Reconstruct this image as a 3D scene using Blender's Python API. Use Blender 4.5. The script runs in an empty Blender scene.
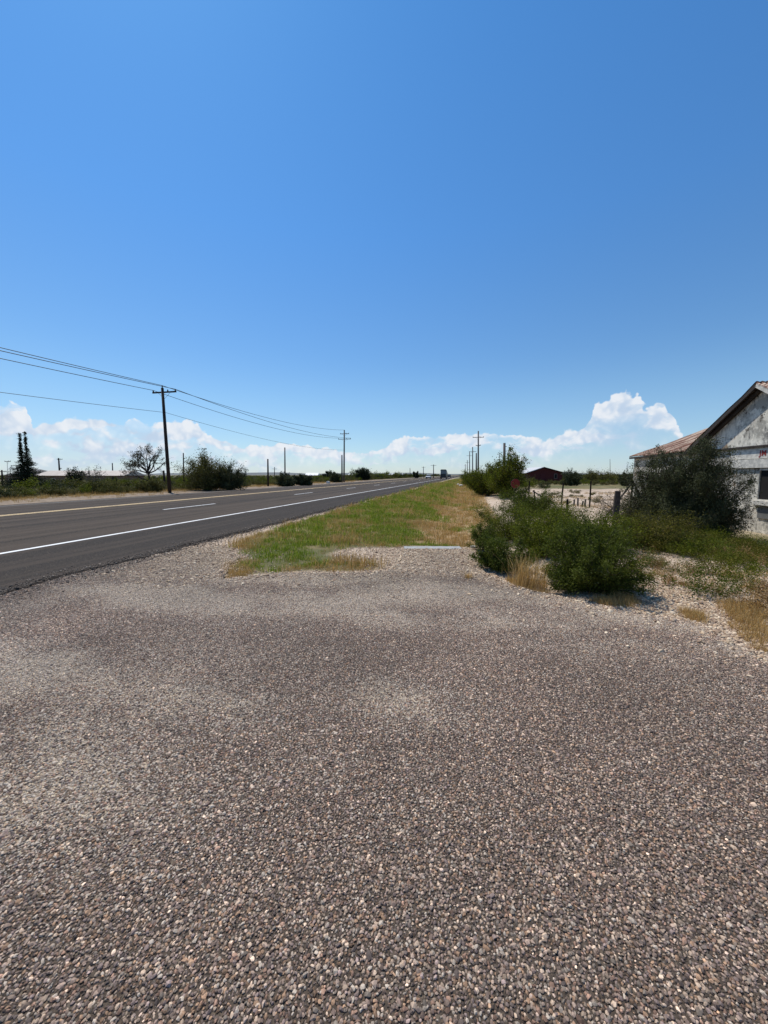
import bpy, math, numpy as np
from mathutils import Vector, Matrix
R = math.radians
S = bpy.context.scene
COL = S.collection
rng = np.random.default_rng(7)

# ------------------------------------------------------------------ camera
F, CX, CY = 372.0, 384.0, 512.0
PITCH, YAW, CAMH = math.atan(37/370), R(12.4), 1.5
cd = bpy.data.cameras.new('camera'); cam = bpy.data.objects.new('camera', cd); COL.objects.link(cam)
cd.sensor_fit = 'VERTICAL'; cd.sensor_height = 36; cd.sensor_width = 36; cd.lens = F/1024*36
cd.clip_start = 0.05; cd.clip_end = 60000
cam.location = (0, 0, CAMH); cam.rotation_euler = (R(90)-PITCH, 0, YAW)
S.camera = cam

# ------------------------------------------------------------------ light
SUN_EL, SUN_AZ = R(61), R(-50)        # azimuth from +Y (the road), positive to the right
sd = bpy.data.lights.new('sun', 'SUN'); sun = bpy.data.objects.new('sun', sd); COL.objects.link(sun)
sd.energy = 4.7; sd.angle = R(0.53); sd.color = (1, .945, .85)
sdir = Vector((math.sin(SUN_AZ)*math.cos(SUN_EL), math.cos(SUN_AZ)*math.cos(SUN_EL), math.sin(SUN_EL)))
sun.rotation_euler = (-sdir).to_track_quat('-Z', 'Y').to_euler()
S.view_settings.view_transform = 'Standard'; S.view_settings.look = 'None'
S.view_settings.exposure = 0.0; S.view_settings.gamma = 1

W = bpy.data.worlds.new('World'); S.world = W; W.use_nodes = True
nt = W.node_tree; nt.nodes.clear()
class NB:
    """small node-building helper"""
    def __init__(s, nt): s.nt = nt
    def n(s, t, **k):
        nd = s.nt.nodes.new(t)
        for a, b in k.items(): setattr(nd, a, b)
        return nd
    def put(s, sock, v):
        if v is None: return
        if hasattr(v, 'is_output'): s.nt.links.new(v, sock)
        else: sock.default_value = v
    def m(s, op, a, b=None, c=None, clamp=False):
        nd = s.n('ShaderNodeMath', operation=op); nd.use_clamp = clamp
        for i, v in enumerate((a, b, c)): s.put(nd.inputs[i], v) if v is not None else None
        return nd.outputs[0]
    def vm(s, op, a, b=None):
        nd = s.n('ShaderNodeVectorMath', operation=op); s.put(nd.inputs[0], a)
        if b is not None: s.put(nd.inputs[1], b)
        return nd.outputs[0]
    def noise(s, vec, scale, detail=4, rough=.55, dist=0):
        nd = s.n('ShaderNodeTexNoise'); s.put(nd.inputs['Vector'], vec)
        nd.inputs['Scale'].default_value = scale; nd.inputs['Detail'].default_value = detail
        nd.inputs['Roughness'].default_value = rough; nd.inputs['Distortion'].default_value = dist
        return nd.outputs[0]
    def vor(s, vec, scale, feat='F1', rnd=1):
        nd = s.n('ShaderNodeTexVoronoi', feature=feat); s.put(nd.inputs['Vector'], vec)
        nd.inputs['Scale'].default_value = scale; nd.inputs['Randomness'].default_value = rnd
        return nd
    def ramp(s, f, stops, interp='LINEAR'):
        nd = s.n('ShaderNodeValToRGB'); cr = nd.color_ramp; cr.interpolation = interp
        while len(cr.elements) < len(stops): cr.elements.new(.5)
        for e, (p, c) in zip(cr.elements, stops):
            e.position = p; e.color = (c, c, c, 1) if not hasattr(c, '__len__') else (*c, 1)
        s.put(nd.inputs[0], f); return nd.outputs[0]
    def mix(s, f, a, b, mode='MIX'):
        nd = s.n('ShaderNodeMix', data_type='RGBA', blend_type=mode); s.put(nd.inputs[0], f)
        for i, v in ((6, a), (7, b)):
            if hasattr(v, '__len__') and len(v) == 3: v = (*v, 1)
            s.put(nd.inputs[i], v)
        return nd.outputs[2]
    def sstep(s, x, lo, hi):
        nd = s.n('ShaderNodeMapRange', interpolation_type='SMOOTHSTEP'); s.put(nd.inputs[0], x)
        nd.inputs[1].default_value = lo; nd.inputs[2].default_value = hi
        return nd.outputs[0]
b = NB(nt)
sky = b.n('ShaderNodeTexSky', sky_type='NISHITA'); sky.sun_disc = False
sky.sun_elevation = SUN_EL; sky.sun_rotation = SUN_AZ; sky.altitude = 800
sky.air_density = 1.0; sky.dust_density = 0.3; sky.ozone_density = 2.5
tc = b.n('ShaderNodeTexCoord'); d = tc.outputs['Generated']
sep = b.n('ShaderNodeSeparateXYZ'); nt.links.new(d, sep.inputs[0])
az = b.m('ADD', b.m('ARCTAN2', sep.outputs[0], sep.outputs[1]), YAW)     # bearing from the view axis
el = b.m('ARCSINE', sep.outputs[2])
tint = b.ramp(b.m('MULTIPLY', el, 1.0), [(0, (1.12, 1.17, 1.25)), (.19, (1.02, 1.33, 1.46)), (.54, (.80, 1.46, 1.88)), (.95, (.70, 1.54, 2.05))])
skyc = b.mix(1.0, sky.outputs[0], b.mix(1, tint, (1.0, 1.0, 1.0), 'MULTIPLY'), 'MULTIPLY')
# billows
n1 = b.noise(d, 18, 3, .5); n2 = b.noise(d, 60, 4, .5)
wv = b.n('ShaderNodeTexNoise'); b.put(wv.inputs['Vector'], d); wv.inputs['Scale'].default_value = 30; wv.inputs['Detail'].default_value = 3
dw = b.vm('ADD', d, b.vm('MULTIPLY', b.vm('SUBTRACT', wv.outputs['Color'], (.5, .5, .5)), (.03, .03, .03)))
v1 = b.vor(dw, 34, 'SMOOTH_F1').outputs[0]; v2 = b.vor(dw, 90, 'SMOOTH_F1').outputs[0]
bil = b.m('ADD', b.m('MULTIPLY', b.m('SUBTRACT', n1, .5), .035), b.m('MULTIPLY', b.m('SUBTRACT', n2, .5), .012))
bil = b.m('ADD', bil, b.m('ADD', b.m('MULTIPLY', b.m('SUBTRACT', .45, v1), .022), b.m('MULTIPLY', b.m('SUBTRACT', .45, v2), .009)))
prof = [(0,408),(20,408),(33,414),(38,431),(46,425),(60,425),(75,420),(100,417),(120,422),(150,428),(178,426),(200,426),(216,438),
        (235,446),(290,445),(330,450),(370,452),(392,445),(405,438),(450,436),(480,434),(520,438),(545,442),(570,434),(584,424),(592,406),(606,402),
        (618,394),(632,402),(640,411),(650,406),(656,405),(665,413),(674,430),(684,442),(720,446),(768,450)]
def curve(pts, x):
    fc = b.n('ShaderNodeFloatCurve'); c = fc.mapping.curves[0]
    pts = sorted(pts)
    while len(c.points) < len(pts): c.points.new(.5, .5)
    for p, (u, v) in zip(c.points, pts): p.location = (u, v); p.handle_type = 'VECTOR'
    fc.mapping.update(); b.put(fc.inputs['Value'], x); return fc.outputs[0]
AZM = 1.0
P = [(0, .35)]
for x, y in prof:
    be = math.atan((x-CX)/F); e = math.atan((475-y)/F*math.cos(be)); P.append(((be+AZM)/(2*AZM), e/.3))
P.append((1, .3))
P = P[:1] + P[1::1][:len(P)-2] + P[-1:]
azw = b.m('ADD', az, b.m('MULTIPLY', b.m('SUBTRACT', b.noise(d, 40, 3), .5), .02))
u = b.m('DIVIDE', b.m('ADD', azw, AZM), 2*AZM, clamp=True)
top = b.m('MULTIPLY', curve(P, u), .3)
dep = b.m('SUBTRACT', b.m('ADD', top, bil), el)          # depth below the cloud's top
edge = b.sstep(dep, -.001, .0045)
# bright heads near the tops, thin pale body below, broken by noise
patch = b.noise(b.vm('MULTIPLY', dw, (1, 1, 2.4)), 11, 6, .55)
hd = b.m('MULTIPLY', b.sstep(b.m('ADD', dep, b.m('MULTIPLY', b.m('SUBTRACT', .55, patch), .24)), .060, .006), .95)
gx_ = b.m('DIVIDE', b.m('SUBTRACT', azw, .53), .075); gb = b.m('POWER', 2.718, b.m('MULTIPLY', b.m('MULTIPLY', gx_, gx_), -1))
hd = b.m('MAXIMUM', hd, b.m('MULTIPLY', gb, b.sstep(b.m('ADD', el, b.m('MULTIPLY', b.m('SUBTRACT', patch, .5), .12)), .07, .14)))
body = b.m('ADD', hd, b.m('MULTIPLY', b.sstep(b.m('ADD', patch, b.m('MULTIPLY', b.m('SUBTRACT', .45, v1), .22)), .47, .66), .42))
lowf = b.sstep(el, .0, .05)
lft = b.m('SUBTRACT', 1, b.sstep(az, -.34, -.12))
body = b.m('ADD', body, b.m('MULTIPLY', lft, b.m('MULTIPLY_ADD', b.sstep(b.m('ADD', patch, b.m('MULTIPLY', b.m('SUBTRACT', .45, v1), .5)), .42, .60), .5, .22)))
alpha = b.m('MULTIPLY', edge, b.m('MINIMUM', b.m('ADD', body, .15), .96))
alpha = b.m('MULTIPLY', alpha, b.m('MULTIPLY_ADD', lowf, .5, .5))
puff = b.m('ADD', b.m('MULTIPLY', v1, .8), b.m('MULTIPLY', v2, .5))
shade = b.sstep(b.m('SUBTRACT', b.m('MULTIPLY_ADD', dep, -5, 1.3), b.m('MULTIPLY', puff, 1.35)), .0, .75)
ccol = b.mix(shade, (6.3, 7.7, 9.6), (9.8, 10.2, 10.8))
haze = b.sstep(el, .30, -.02)
base = b.mix(b.m('MULTIPLY', haze, .30), skyc, (5.2, 7.8, 10.2))
out = b.mix(alpha, base, ccol)
bg = b.n('ShaderNodeBackground'); nt.links.new(out, bg.inputs[0]); bg.inputs[1].default_value = .085
ow = b.n('ShaderNodeOutputWorld'); nt.links.new(bg.outputs[0], ow.inputs[0])

# ------------------------------------------------------------------ picture -> world
RC = Matrix.Rotation(YAW, 3, 'Z') @ Matrix.Rotation(R(90)-PITCH, 3, 'X')
def ray(x, y): return RC @ Vector(((x-CX)/F, -(y-CY)/F, -1))
def gp(x, y, z=0.0):
    r = ray(x, y); t = (z-CAMH)/r.z; return Vector((r.x*t, r.y*t, z))
FW = Vector((-math.sin(YAW), math.cos(YAW), 0))
def at(x, y, depth):
    """point seen at a pixel, at a horizontal distance along the view heading"""
    r = ray(x, y); t = depth/r.dot(FW); return Vector((r.x*t, r.y*t, CAMH+r.z*t))
def depth_of(p): return Vector((p[0], p[1], 0)).dot(FW)

# ------------------------------------------------------------------ terrain
def sm(x, a, c):
    t = np.clip((np.asarray(x, float)-a)/(c-a), 0, 1); return t*t*(3-2*t)
def hgt(x, y):
    x = np.asarray(x, float); y = np.asarray(y, float)
    h = np.full(np.broadcast(x, y).shape, -.03)
    h = h - .2*sm(x, 4.2, 6.5)*sm(y, 4.5, 7.5)
    ditch = np.exp(-((x+.6)/1.9)**2)*sm(y, 7.9, 8.7)*(1-sm(y, 60, 120))
    h = h - .17*ditch
    h = h - 1.0*sm(-x, 44, 80)
    off = np.maximum(sm(x, 5, 14), sm(-x, 24, 34))
    h = h + off*(.05*np.sin(x*.31+1)*np.sin(y*.27)+.035*np.sin(x*.9+y*.7))
    return h
def hz(p): return float(hgt(p[0], p[1]))
def gph(x, y):
    """ground point under a pixel on the terrain"""
    p = gp(x, y)
    for _ in range(6): p = gp(x, y, hz(p))
    return p

# ------------------------------------------------------------------ mesh helpers
def mesh_np(name, V, faces, mat=None, attrs=None, smooth=False):
    """faces: list of int arrays (n,k)"""
    me = bpy.data.meshes.new(name); V = np.asarray(V, np.float32)
    me.vertices.add(len(V)); me.vertices.foreach_set('co', V.ravel())
    lt = np.concatenate([np.full(len(f), f.shape[1], np.int32) for f in faces]); li = np.concatenate([f.ravel() for f in faces]).astype(np.int32)
    me.loops.add(len(li)); me.loops.foreach_set('vertex_index', li)
    me.polygons.add(len(lt)); me.polygons.foreach_set('loop_start', np.concatenate([[0], np.cumsum(lt)[:-1]]).astype(np.int32))
    me.polygons.foreach_set('loop_total', lt)
    me.polygons.foreach_set('use_smooth', np.full(len(lt), smooth, bool))
    me.update(calc_edges=True)
    if attrs:
        for k, (dom, typ, arr) in attrs.items():
            a = me.attributes.new(k, typ, dom)
            a.data.foreach_set({'FLOAT': 'value', 'INT': 'value', 'FLOAT_VECTOR': 'vector', 'FLOAT_COLOR': 'color'}[typ], np.asarray(arr).ravel())
    if mat: me.materials.append(mat)
    return me
def link(name, me, parent=None, loc=(0, 0, 0), rot=(0, 0, 0)):
    o = bpy.data.objects.new(name, me); COL.objects.link(o); o.location = loc; o.rotation_euler = rot
    if parent: o.parent = parent
    return o
def tag(o, label=None, cat=None, group=None, kind=None):
    if label: o['label'] = label
    if cat: o['category'] = cat
    if group: o['group'] = group
    if kind: o['kind'] = kind
    return o
def thing(name, label, cat, loc=(0, 0, 0), rz=0, group=None):
    return tag(link(name, None, None, loc, (0, 0, rz)), label, cat, group)
class MB:
    def __init__(s): s.v = []; s.f = {}; s.n = 0
    def add(s, V, faces):
        V = np.asarray(V, float).reshape(-1, 3); s.v.append(V)
        for f in faces: s.f.setdefault(len(f), []).append([i+s.n for i in f])
        s.n += len(V); return s
    def box(s, c, size, rz=0, M=None, taper=1):
        hx, hy, hz_ = [q/2 for q in size]
        V = np.array([(sx*hx*(taper if sz > 0 else 1), sy*hy*(taper if sz > 0 else 1), sz*hz_) for sz in (-1, 1) for sx, sy in ((-1, -1), (1, -1), (1, 1), (-1, 1))])
        if M is not None: V = V @ np.array(M).T
        if rz: V = V @ np.array(Matrix.Rotation(rz, 3, 'Z')).T
        return s.add(V+np.array(c), [(3, 2, 1, 0), (4, 5, 6, 7), (0, 1, 5, 4), (1, 2, 6, 5), (2, 3, 7, 6), (3, 0, 4, 7)])
    def tube(s, pts, rad, k=6, cap=True):
        pts = np.asarray([tuple(p) for p in pts], float); n = len(pts)
        rad = np.broadcast_to(np.asarray(rad, float), (n,)) if np.ndim(rad) else np.full(n, rad)
        T = np.gradient(pts, axis=0); T /= np.linalg.norm(T, axis=1)[:, None]+1e-9
        ref = np.where(np.abs(T[:, 2:3]) > .9, np.array([[1., 0, 0]]), np.array([[0, 0, 1.]]))
        A = np.cross(T, ref); A /= np.linalg.norm(A, axis=1)[:, None]+1e-9; B = np.cross(T, A)
        an = np.arange(k)*2*np.pi/k
        V = pts[:, None]+rad[:, None, None]*(np.cos(an)[None, :, None]*A[:, None]+np.sin(an)[None, :, None]*B[:, None])
        fs = [(i*k+j, i*k+(j+1) % k, (i+1)*k+(j+1) % k, (i+1)*k+j) for i in range(n-1) for j in range(k)]
        if cap: fs += [tuple(range(k))[::-1], tuple((n-1)*k+j for j in range(k))]
        return s.add(V.reshape(-1, 3), fs)
    def prism(s, poly, axis, a0, a1):
        """poly: 2D points in the plane across axis ('x','y','z'); extruded a0..a1"""
        def P3(p, a): return {'x': (a, p[0], p[1]), 'y': (p[0], a, p[1]), 'z': (p[0], p[1], a)}[axis]
        n = len(poly); V = [P3(p, a0) for p in poly]+[P3(p, a1) for p in poly]
        return s.add(V, [tuple(range(n))[::-1], tuple(range(n, 2*n))]+[(i, (i+1) % n, n+(i+1) % n, n+i) for i in range(n)])
    def mesh(s, name, mat, smooth=False, attrs=None):
        me = mesh_np(name, np.concatenate(s.v), [np.array(f, np.int32) for k, f in sorted(s.f.items())], mat, attrs, smooth)
        import bmesh
        bm = bmesh.new(); bm.from_mesh(me); bmesh.ops.recalc_face_normals(bm, faces=bm.faces); bm.to_mesh(me); bm.free()
        return me
    def build(s, name, mat, parent=None, loc=(0, 0, 0), rot=(0, 0, 0), smooth=False):
        return link(name, s.mesh(name, mat, smooth), parent, loc, rot)

# ------------------------------------------------------------------ materials
MATS = {}
def newmat(name):
    m = bpy.data.materials.new(name); m.use_nodes = True; q = NB(m.node_tree)
    bs = m.node_tree.nodes['Principled BSDF']; bs.inputs['Specular IOR Level'].default_value = .3
    MATS[name] = m; return m, q, bs
def simple(name, col, rough=.8, var=.25, scale=6, bump=.0, metal=0, col2=None, spots=None):
    m, q, bs = newmat(name); co = q.n('ShaderNodeTexCoord').outputs['Object']
    n = q.noise(co, scale, 6, .6)
    c2 = col2 or tuple(c*(1-var) for c in col)
    c = q.mix(q.sstep(n, .3, .7), col, c2)
    c = q.mix(q.m('MULTIPLY', q.sstep(q.noise(co, scale*9, 4), .35, .75), .35), c, tuple(x*.6 for x in c2))
    q.put(bs.inputs['Base Color'], c); bs.inputs['Roughness'].default_value = rough; bs.inputs['Metallic'].default_value = metal
    if bump:
        bp = q.n('ShaderNodeBump'); bp.inputs['Strength'].default_value = bump; q.put(bp.inputs['Height'], q.noise(co, scale*6, 5)); q.put(bs.inputs['Normal'], bp.outputs[0])
    return m
def leafmat(name, dark, light, trans=.35, dry=None, tint=(1.0, 1.15, .5)):
    m, q, bs = newmat(name)
    a = q.n('ShaderNodeAttribute', attribute_name='v').outputs['Fac']
    stops = [(0, dark), (.75, light)]
    if dry: stops += [(.93, light), (1, dry)]
    c = q.ramp(a, stops)
    bs.inputs['Roughness'].default_value = .7; bs.inputs['Specular IOR Level'].default_value = .08; q.put(bs.inputs['Base Color'], c)
    tr = q.n('ShaderNodeBsdfTranslucent'); q.put(tr.inputs[0], q.mix(1, c, tint, 'MULTIPLY'))
    mx = q.n('ShaderNodeMixShader'); mx.inputs[0].default_value = trans
    m.node_tree.links.new(bs.outputs[0], mx.inputs[1]); m.node_tree.links.new(tr.outputs[0], mx.inputs[2])
    m.node_tree.links.new(mx.outputs[0], m.node_tree.nodes['Material Output'].inputs[0])
    return m
M_mesq = leafmat('mesquite_leaves', (.035, .043, .004), (.15, .165, .018), .25, (.14, .12, .05))
M_green = leafmat('green_shrub_leaves', (.022, .033, .004), (.112, .13, .024), .3, (.15, .15, .08))
M_dark = leafmat('dark_shrub_leaves', (.015, .019, .008), (.082, .088, .042), .1, (.10, .10, .06))
M_weed = leafmat('weed_leaves', (.045, .045, .008), (.14, .12, .025), .25, (.30, .20, .07))
M_scrub = leafmat('scrub_leaves', (.035, .036, .01), (.135, .12, .04), .2, (.17, .14, .08))
M_scrub2 = leafmat('pale_scrub_leaves', (.08, .07, .035), (.18, .15, .08), .25, (.22, .18, .11))
M_ever = leafmat('evergreen_leaves', (.014, .02, .012), (.035, .045, .024), .15, (.07, .05, .03))
M_bare = leafmat('sparse_leaves', (.05, .042, .03), (.13, .11, .085), .2)
M_grass = leafmat('grass_blades', (.08, .125, .012), (.29, .33, .055), .35, (.45, .34, .16))
M_dry = leafmat('dry_grass_blades', (.30, .19, .065), (.60, .42, .19), .3, (.72, .55, .30), (1, .9, .6))
M_bark = simple('shrub_bark', (.06, .045, .035), .9, .4, 8, .4)
M_bark_pale = simple('dry_twigs', (.16, .13, .10), .9, .4, 8, .3)
M_pole = simple('creosoted_pole_wood', (.045, .032, .025), .85, .4, 5, .4)
M_polegrey = simple('weathered_pole_wood', (.16, .14, .125), .85, .35, 5, .4)
M_wire = simple('wire', (.03, .03, .032), .6)
M_iron = simple('rusted_fence_iron', (.02, .014, .011), .75, .4, 20)
M_ins = simple('insulator', (.12, .09, .08), .3)

def worldpos(q): return q.n('ShaderNodeNewGeometry').outputs['Position']
def chipcol(q, co, dens=80):
    """aggregate: one colour per stone with dark binder between"""
    v = q.vor(co, dens); cells = v.outputs['Color']
    s = q.n('ShaderNodeSeparateColor'); q.put(s.inputs[0], cells)
    c = q.ramp(s.outputs[0], [(0, (.075, .057, .045)), (.3, (.18, .137, .108)), (.55, (.27, .212, .168)), (.75, (.215, .15, .11)), (.9, (.38, .305, .235)), (1, (.6, .51, .40))])
    e = q.vor(co, dens, 'DISTANCE_TO_EDGE').outputs[0]
    return c, e, s
# driveway sheet
m, q, bs = newmat('driveway_chipseal'); P3 = worldpos(q)
c, e, s = chipcol(q, P3, 75)
big = q.noise(P3, .55, 5, .6, .4)
c = q.mix(q.m('MULTIPLY', q.sstep(e, .10, .0), .85), c, (.035, .029, .026))
c = q.mix(q.m('MULTIPLY', q.n('ShaderNodeAttribute', attribute_name='binder').outputs['Fac'], .85), c, (.06, .047, .038))
edge = q.n('ShaderNodeAttribute', attribute_name='pale').outputs['Fac']
fine = q.vor(P3, 48).outputs['Color']; fs = q.n('ShaderNodeSeparateColor'); q.put(fs.inputs[0], fine)
pale = q.ramp(fs.outputs[1], [(0, (.17, .13, .095)), (.5, (.38, .305, .23)), (1, (.66, .57, .45))])
pm = q.m('ADD', q.m('MULTIPLY', edge, 1.25), q.m('MULTIPLY', q.m('SUBTRACT', q.noise(P3, 2.2, 6, .7), .5), .9))
pm = q.m('ADD', pm, q.m('MULTIPLY', q.m('SUBTRACT', fs.outputs[2], .5), .6))
c = q.mix(q.sstep(pm, .35, .85), c, pale)
mo = q.n('ShaderNodeAttribute', attribute_name='mott').outputs['Fac']
cm = q.n('ShaderNodeCombineXYZ'); mf = q.m('MULTIPLY_ADD', mo, .42, 1.04)
for i_, w_ in enumerate((1.02, .97, .88)): q.put(cm.inputs[i_], q.m('MULTIPLY', mf, w_))
c = q.mix(1, c, cm.outputs[0], 'MULTIPLY')
q.put(bs.inputs['Base Color'], c); bs.inputs['Roughness'].default_value = .9
bp = q.n('ShaderNodeBump'); bp.inputs['Strength'].default_value = .9; bp.inputs['Distance'].default_value = .006
q.put(bp.inputs['Height'], q.sstep(e, 0, .35)); q.put(bs.inputs['Normal'], bp.outputs[0]); M_drive = m

# terrain
m, q, bs = newmat('dry_ground'); P3 = worldpos(q)
n = q.noise(P3, .35, 7, .62); n2 = q.noise(P3, 3, 6, .65)
dirt = q.mix(q.sstep(n, .35, .65), (.37, .27, .185), (.52, .40, .29))
xq = q.n('ShaderNodeSeparateXYZ'); q.put(xq.inputs[0], P3)
dirt = q.mix(q.m('MULTIPLY', q.sstep(n2, .45, .7), .5), dirt, (.20, .15, .10))
st = q.vor(P3, 40); ss = q.n('ShaderNodeSeparateColor'); q.put(ss.inputs[0], st.outputs['Color'])
dirt = q.mix(q.m('MULTIPLY', q.sstep(ss.outputs[0], .55, .95), .75), dirt, (.66, .54, .42))
dirt = q.mix(q.m('MULTIPLY', q.sstep(ss.outputs[1], .7, 1), .6), dirt, (.13, .10, .08))
lf = q.sstep(q.m('MULTIPLY', xq.outputs[0], -1), 8, 14)
dirt = q.mix(q.m('MULTIPLY', lf, .85), dirt, q.mix(q.sstep(n2, .4, .6), (.13, .09, .055), (.25, .185, .125)))
veg = q.n('ShaderNodeAttribute', attribute_name='veg').outputs['Fac']
vn = q.m('ADD', veg, q.m('MULTIPLY', q.m('SUBTRACT', q.noise(P3, .8, 6, .7), .5), .7))
gcol = q.mix(q.sstep(q.noise(P3, .25, 5, .6), .42, .6), (.105, .10, .035), (.22, .165, .075))
dryv = q.n('ShaderNodeAttribute', attribute_name='dry').outputs['Fac']
gcol = q.mix(dryv, gcol, q.mix(q.sstep(q.noise(P3, 2.5, 5, .7), .4, .65), (.38, .26, .14), (.22, .14, .065)))
c = q.mix(q.sstep(vn, .3, .75), dirt, gcol)
farn = q.n('ShaderNodeAttribute', attribute_name='far').outputs['Fac']
c = q.mix(farn, c, q.mix(q.sstep(q.noise(P3, .012, 6, .6), .4, .6), (.12, .11, .06), (.2, .165, .1)))
q.put(bs.inputs['Base Color'], c); bs.inputs['Roughness'].default_value = .95
bp = q.n('ShaderNodeBump'); bp.inputs['Strength'].default_value = .6; bp.inputs['Distance'].default_value = .02
q.put(bp.inputs['Height'], q.m('ADD', q.noise(P3, 14, 6, .7), q.m('MULTIPLY', st.outputs[0], -.6))); q.put(bs.inputs['Normal'], bp.outputs[0]); M_ground = m

# road
m, q, bs = newmat('road_asphalt'); P3 = worldpos(q)
v = q.vor(P3, 90); s = q.n('ShaderNodeSeparateColor'); q.put(s.inputs[0], v.outputs['Color'])
c = q.ramp(s.outputs[0], [(0, (.02, .016, .013)), (.6, (.04, .031, .023)), (.9, (.073, .056, .042)), (1, (.15, .12, .09))])
sx = q.n('ShaderNodeSeparateXYZ'); q.put(sx.inputs[0], P3)
strip = q.noise(q.vm('MULTIPLY', P3, (1.6, .02, 1)), 1.0, 5, .6)          # wheel tracks along the road
c = q.mix(q.m('MULTIPLY', q.sstep(strip, .42, .58), .7), c, (.085, .064, .047))
c = q.mix(q.m('MULTIPLY', q.sstep(q.noise(P3, .5, 5, .6), .5, .75), .4), c, (.03, .026, .024))
rgt = q.sstep(sx.outputs[0], -8.6, -8.2)
c = q.mix(q.m('MULTIPLY', rgt, .35), c, (.026, .023, .021))
q.put(bs.inputs['Base Color'], c); bs.inputs['Roughness'].default_value = .95; bs.inputs['Specular IOR Level'].default_value = .15
bp = q.n('ShaderNodeBump'); bp.inputs['Strength'].default_value = .5; bp.inputs['Distance'].default_value = .004
q.put(bp.inputs['Height'], v.outputs[0]); q.put(bs.inputs['Normal'], bp.outputs[0]); M_road = m
def paint(name, col):
    m, q, bs = newmat(name); P3 = worldpos(q)
    w = q.m('MULTIPLY_ADD', q.noise(P3, 30, 6, .75), 1, q.m('MULTIPLY', q.m('SUBTRACT', q.noise(P3, 1.5, 3), .5), .5))
    q.put(bs.inputs['Base Color'], q.mix(q.sstep(w, .56, .66), col, (.09, .08, .075))); bs.inputs['Roughness'].default_value = .7; return m
M_white = paint('white_road_paint', (.74, .73, .70)); M_yellow = paint('yellow_road_paint', (.80, .58, .30))
M_worn = paint('worn_road_paint', (.36, .34, .32))

# ------------------------------------------------------------------ ground sheet
def axis(fine_lo, fine_hi, step, far, g=1.16):
    a = list(np.arange(fine_lo, fine_hi+1e-6, step)); s_ = step; x = a[-1]
    while x < far: s_ *= g; x += s_; a.append(x)
    s_ = step; x = a[0]; lo = []
    while x > -far: s_ *= g; x -= s_; lo.append(x)
    return np.array(lo[::-1]+a)
gx = axis(-9, 14, .2, 9000, 1.13); gy = axis(-2, 26, .2, 9000, 1.10)
X, Y = np.meshgrid(gx, gy); Z = hgt(X, Y)
def poly_mask(poly, x, y):
    inside = np.zeros(x.shape, bool); n = len(poly); j = n-1
    for i in range(n):
        xi, yi = poly[i]; xj, yj = poly[j]
        if yi != yj:
            c_ = ((yi > y) != (yj > y)) & (x < (xj-xi)*(y-yi)/(yj-yi)+xi); inside ^= c_
        j = i
    return inside
def poly_dist(poly, x, y):
    d_ = np.full(x.shape, 1e9); n = len(poly)
    for i in range(n):
        ax, ay = poly[i]; bx, by = poly[(i+1) % n]; L = (bx-ax)**2+(by-ay)**2+1e-12
        t = np.clip(((x-ax)*(bx-ax)+(y-ay)*(by-ay))/L, 0, 1)
        d_ = np.minimum(d_, np.hypot(x-ax-t*(bx-ax), y-ay-t*(by-ay)))
    return d_
EDGE = -5.75                                   # near edge of the road
def G(x, y): p = gp(x, y); return (p.x, p.y)
grass_poly = [G(228,577), G(262,572), G(300,569), G(345,570), G(383,568), G(388,562), G(352,560), G(330,553), G(345,547), G(400,546), G(470,545), G(500,522), G(487,500), G(474,480.5), G(468,478.5),
              G(452,479.5), G(415,489), G(370,500), G(300,520), G(255,533), G(232,545), G(245,556), G(230,568)]
mg = poly_mask(grass_poly, X, Y); dg = poly_dist(grass_poly, X, Y)
veg = np.clip(.5+np.where(mg, dg, -dg)/.5, 0, 1)
veg = np.maximum(veg, .95*sm(-X, 25.5, 28.5)*(sm(-X, 27, 200)*.2+.8))
veg = np.maximum(veg, .55*sm(X, 4.6, 5.6)*sm(Y, 7.0, 7.9)*(1-sm(Y, 15, 19)))       # weeds before the old building
veg = np.maximum(veg, .95*sm(Y+.0*X, 44, 56)*sm(X, 3, 5)*1.0)
veg = np.maximum(veg, .9*(X > -4.8)*(X < 3.6)*sm(Y, 26, 30))
dryv = np.clip(.25+sm(X, -1.9, -.7), 0, 1)*(1-sm(X, 2.6, 4))*sm(Y, 8, 9.5)
far = sm(np.hypot(X, Y), 80, 260)*((X > -22) & (X < EDGE) == 0)
gi = np.arange(X.size).reshape(X.shape)
Fq = np.stack([gi[:-1, :-1], gi[:-1, 1:], gi[1:, 1:], gi[1:, :-1]], -1).reshape(-1, 4)
me = mesh_np('ground', np.stack([X, Y, Z], -1).reshape(-1, 3), [Fq], M_ground,
             {'veg': ('POINT', 'FLOAT', veg), 'dry': ('POINT', 'FLOAT', dryv), 'far': ('POINT', 'FLOAT', far)}, True)
tag(link('ground', me), kind='structure')

_vt = np.random.default_rng(3).random((256, 256))
def vnoise(x, y):
    xi = np.floor(x).astype(int); yi = np.floor(y).astype(int); fx_ = x-xi; fy_ = y-yi; fx_ = fx_*fx_*(3-2*fx_); fy_ = fy_*fy_*(3-2*fy_)
    g = lambda a, c_: _vt[a & 255, c_ & 255]
    return (g(xi, yi)*(1-fx_)+g(xi+1, yi)*fx_)*(1-fy_)+(g(xi, yi+1)*(1-fx_)+g(xi+1, yi+1)*fx_)*fy_
def fbm(x, y, s_=1.0, o=4, seed=0):
    a = 0; w = 0
    for k_ in range(o): a = a+vnoise(x*s_*2**k_+17*k_+seed, y*s_*2**k_+31*k_+seed)*.6**k_; w += .6**k_
    return (a/w-.5)*2
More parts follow.
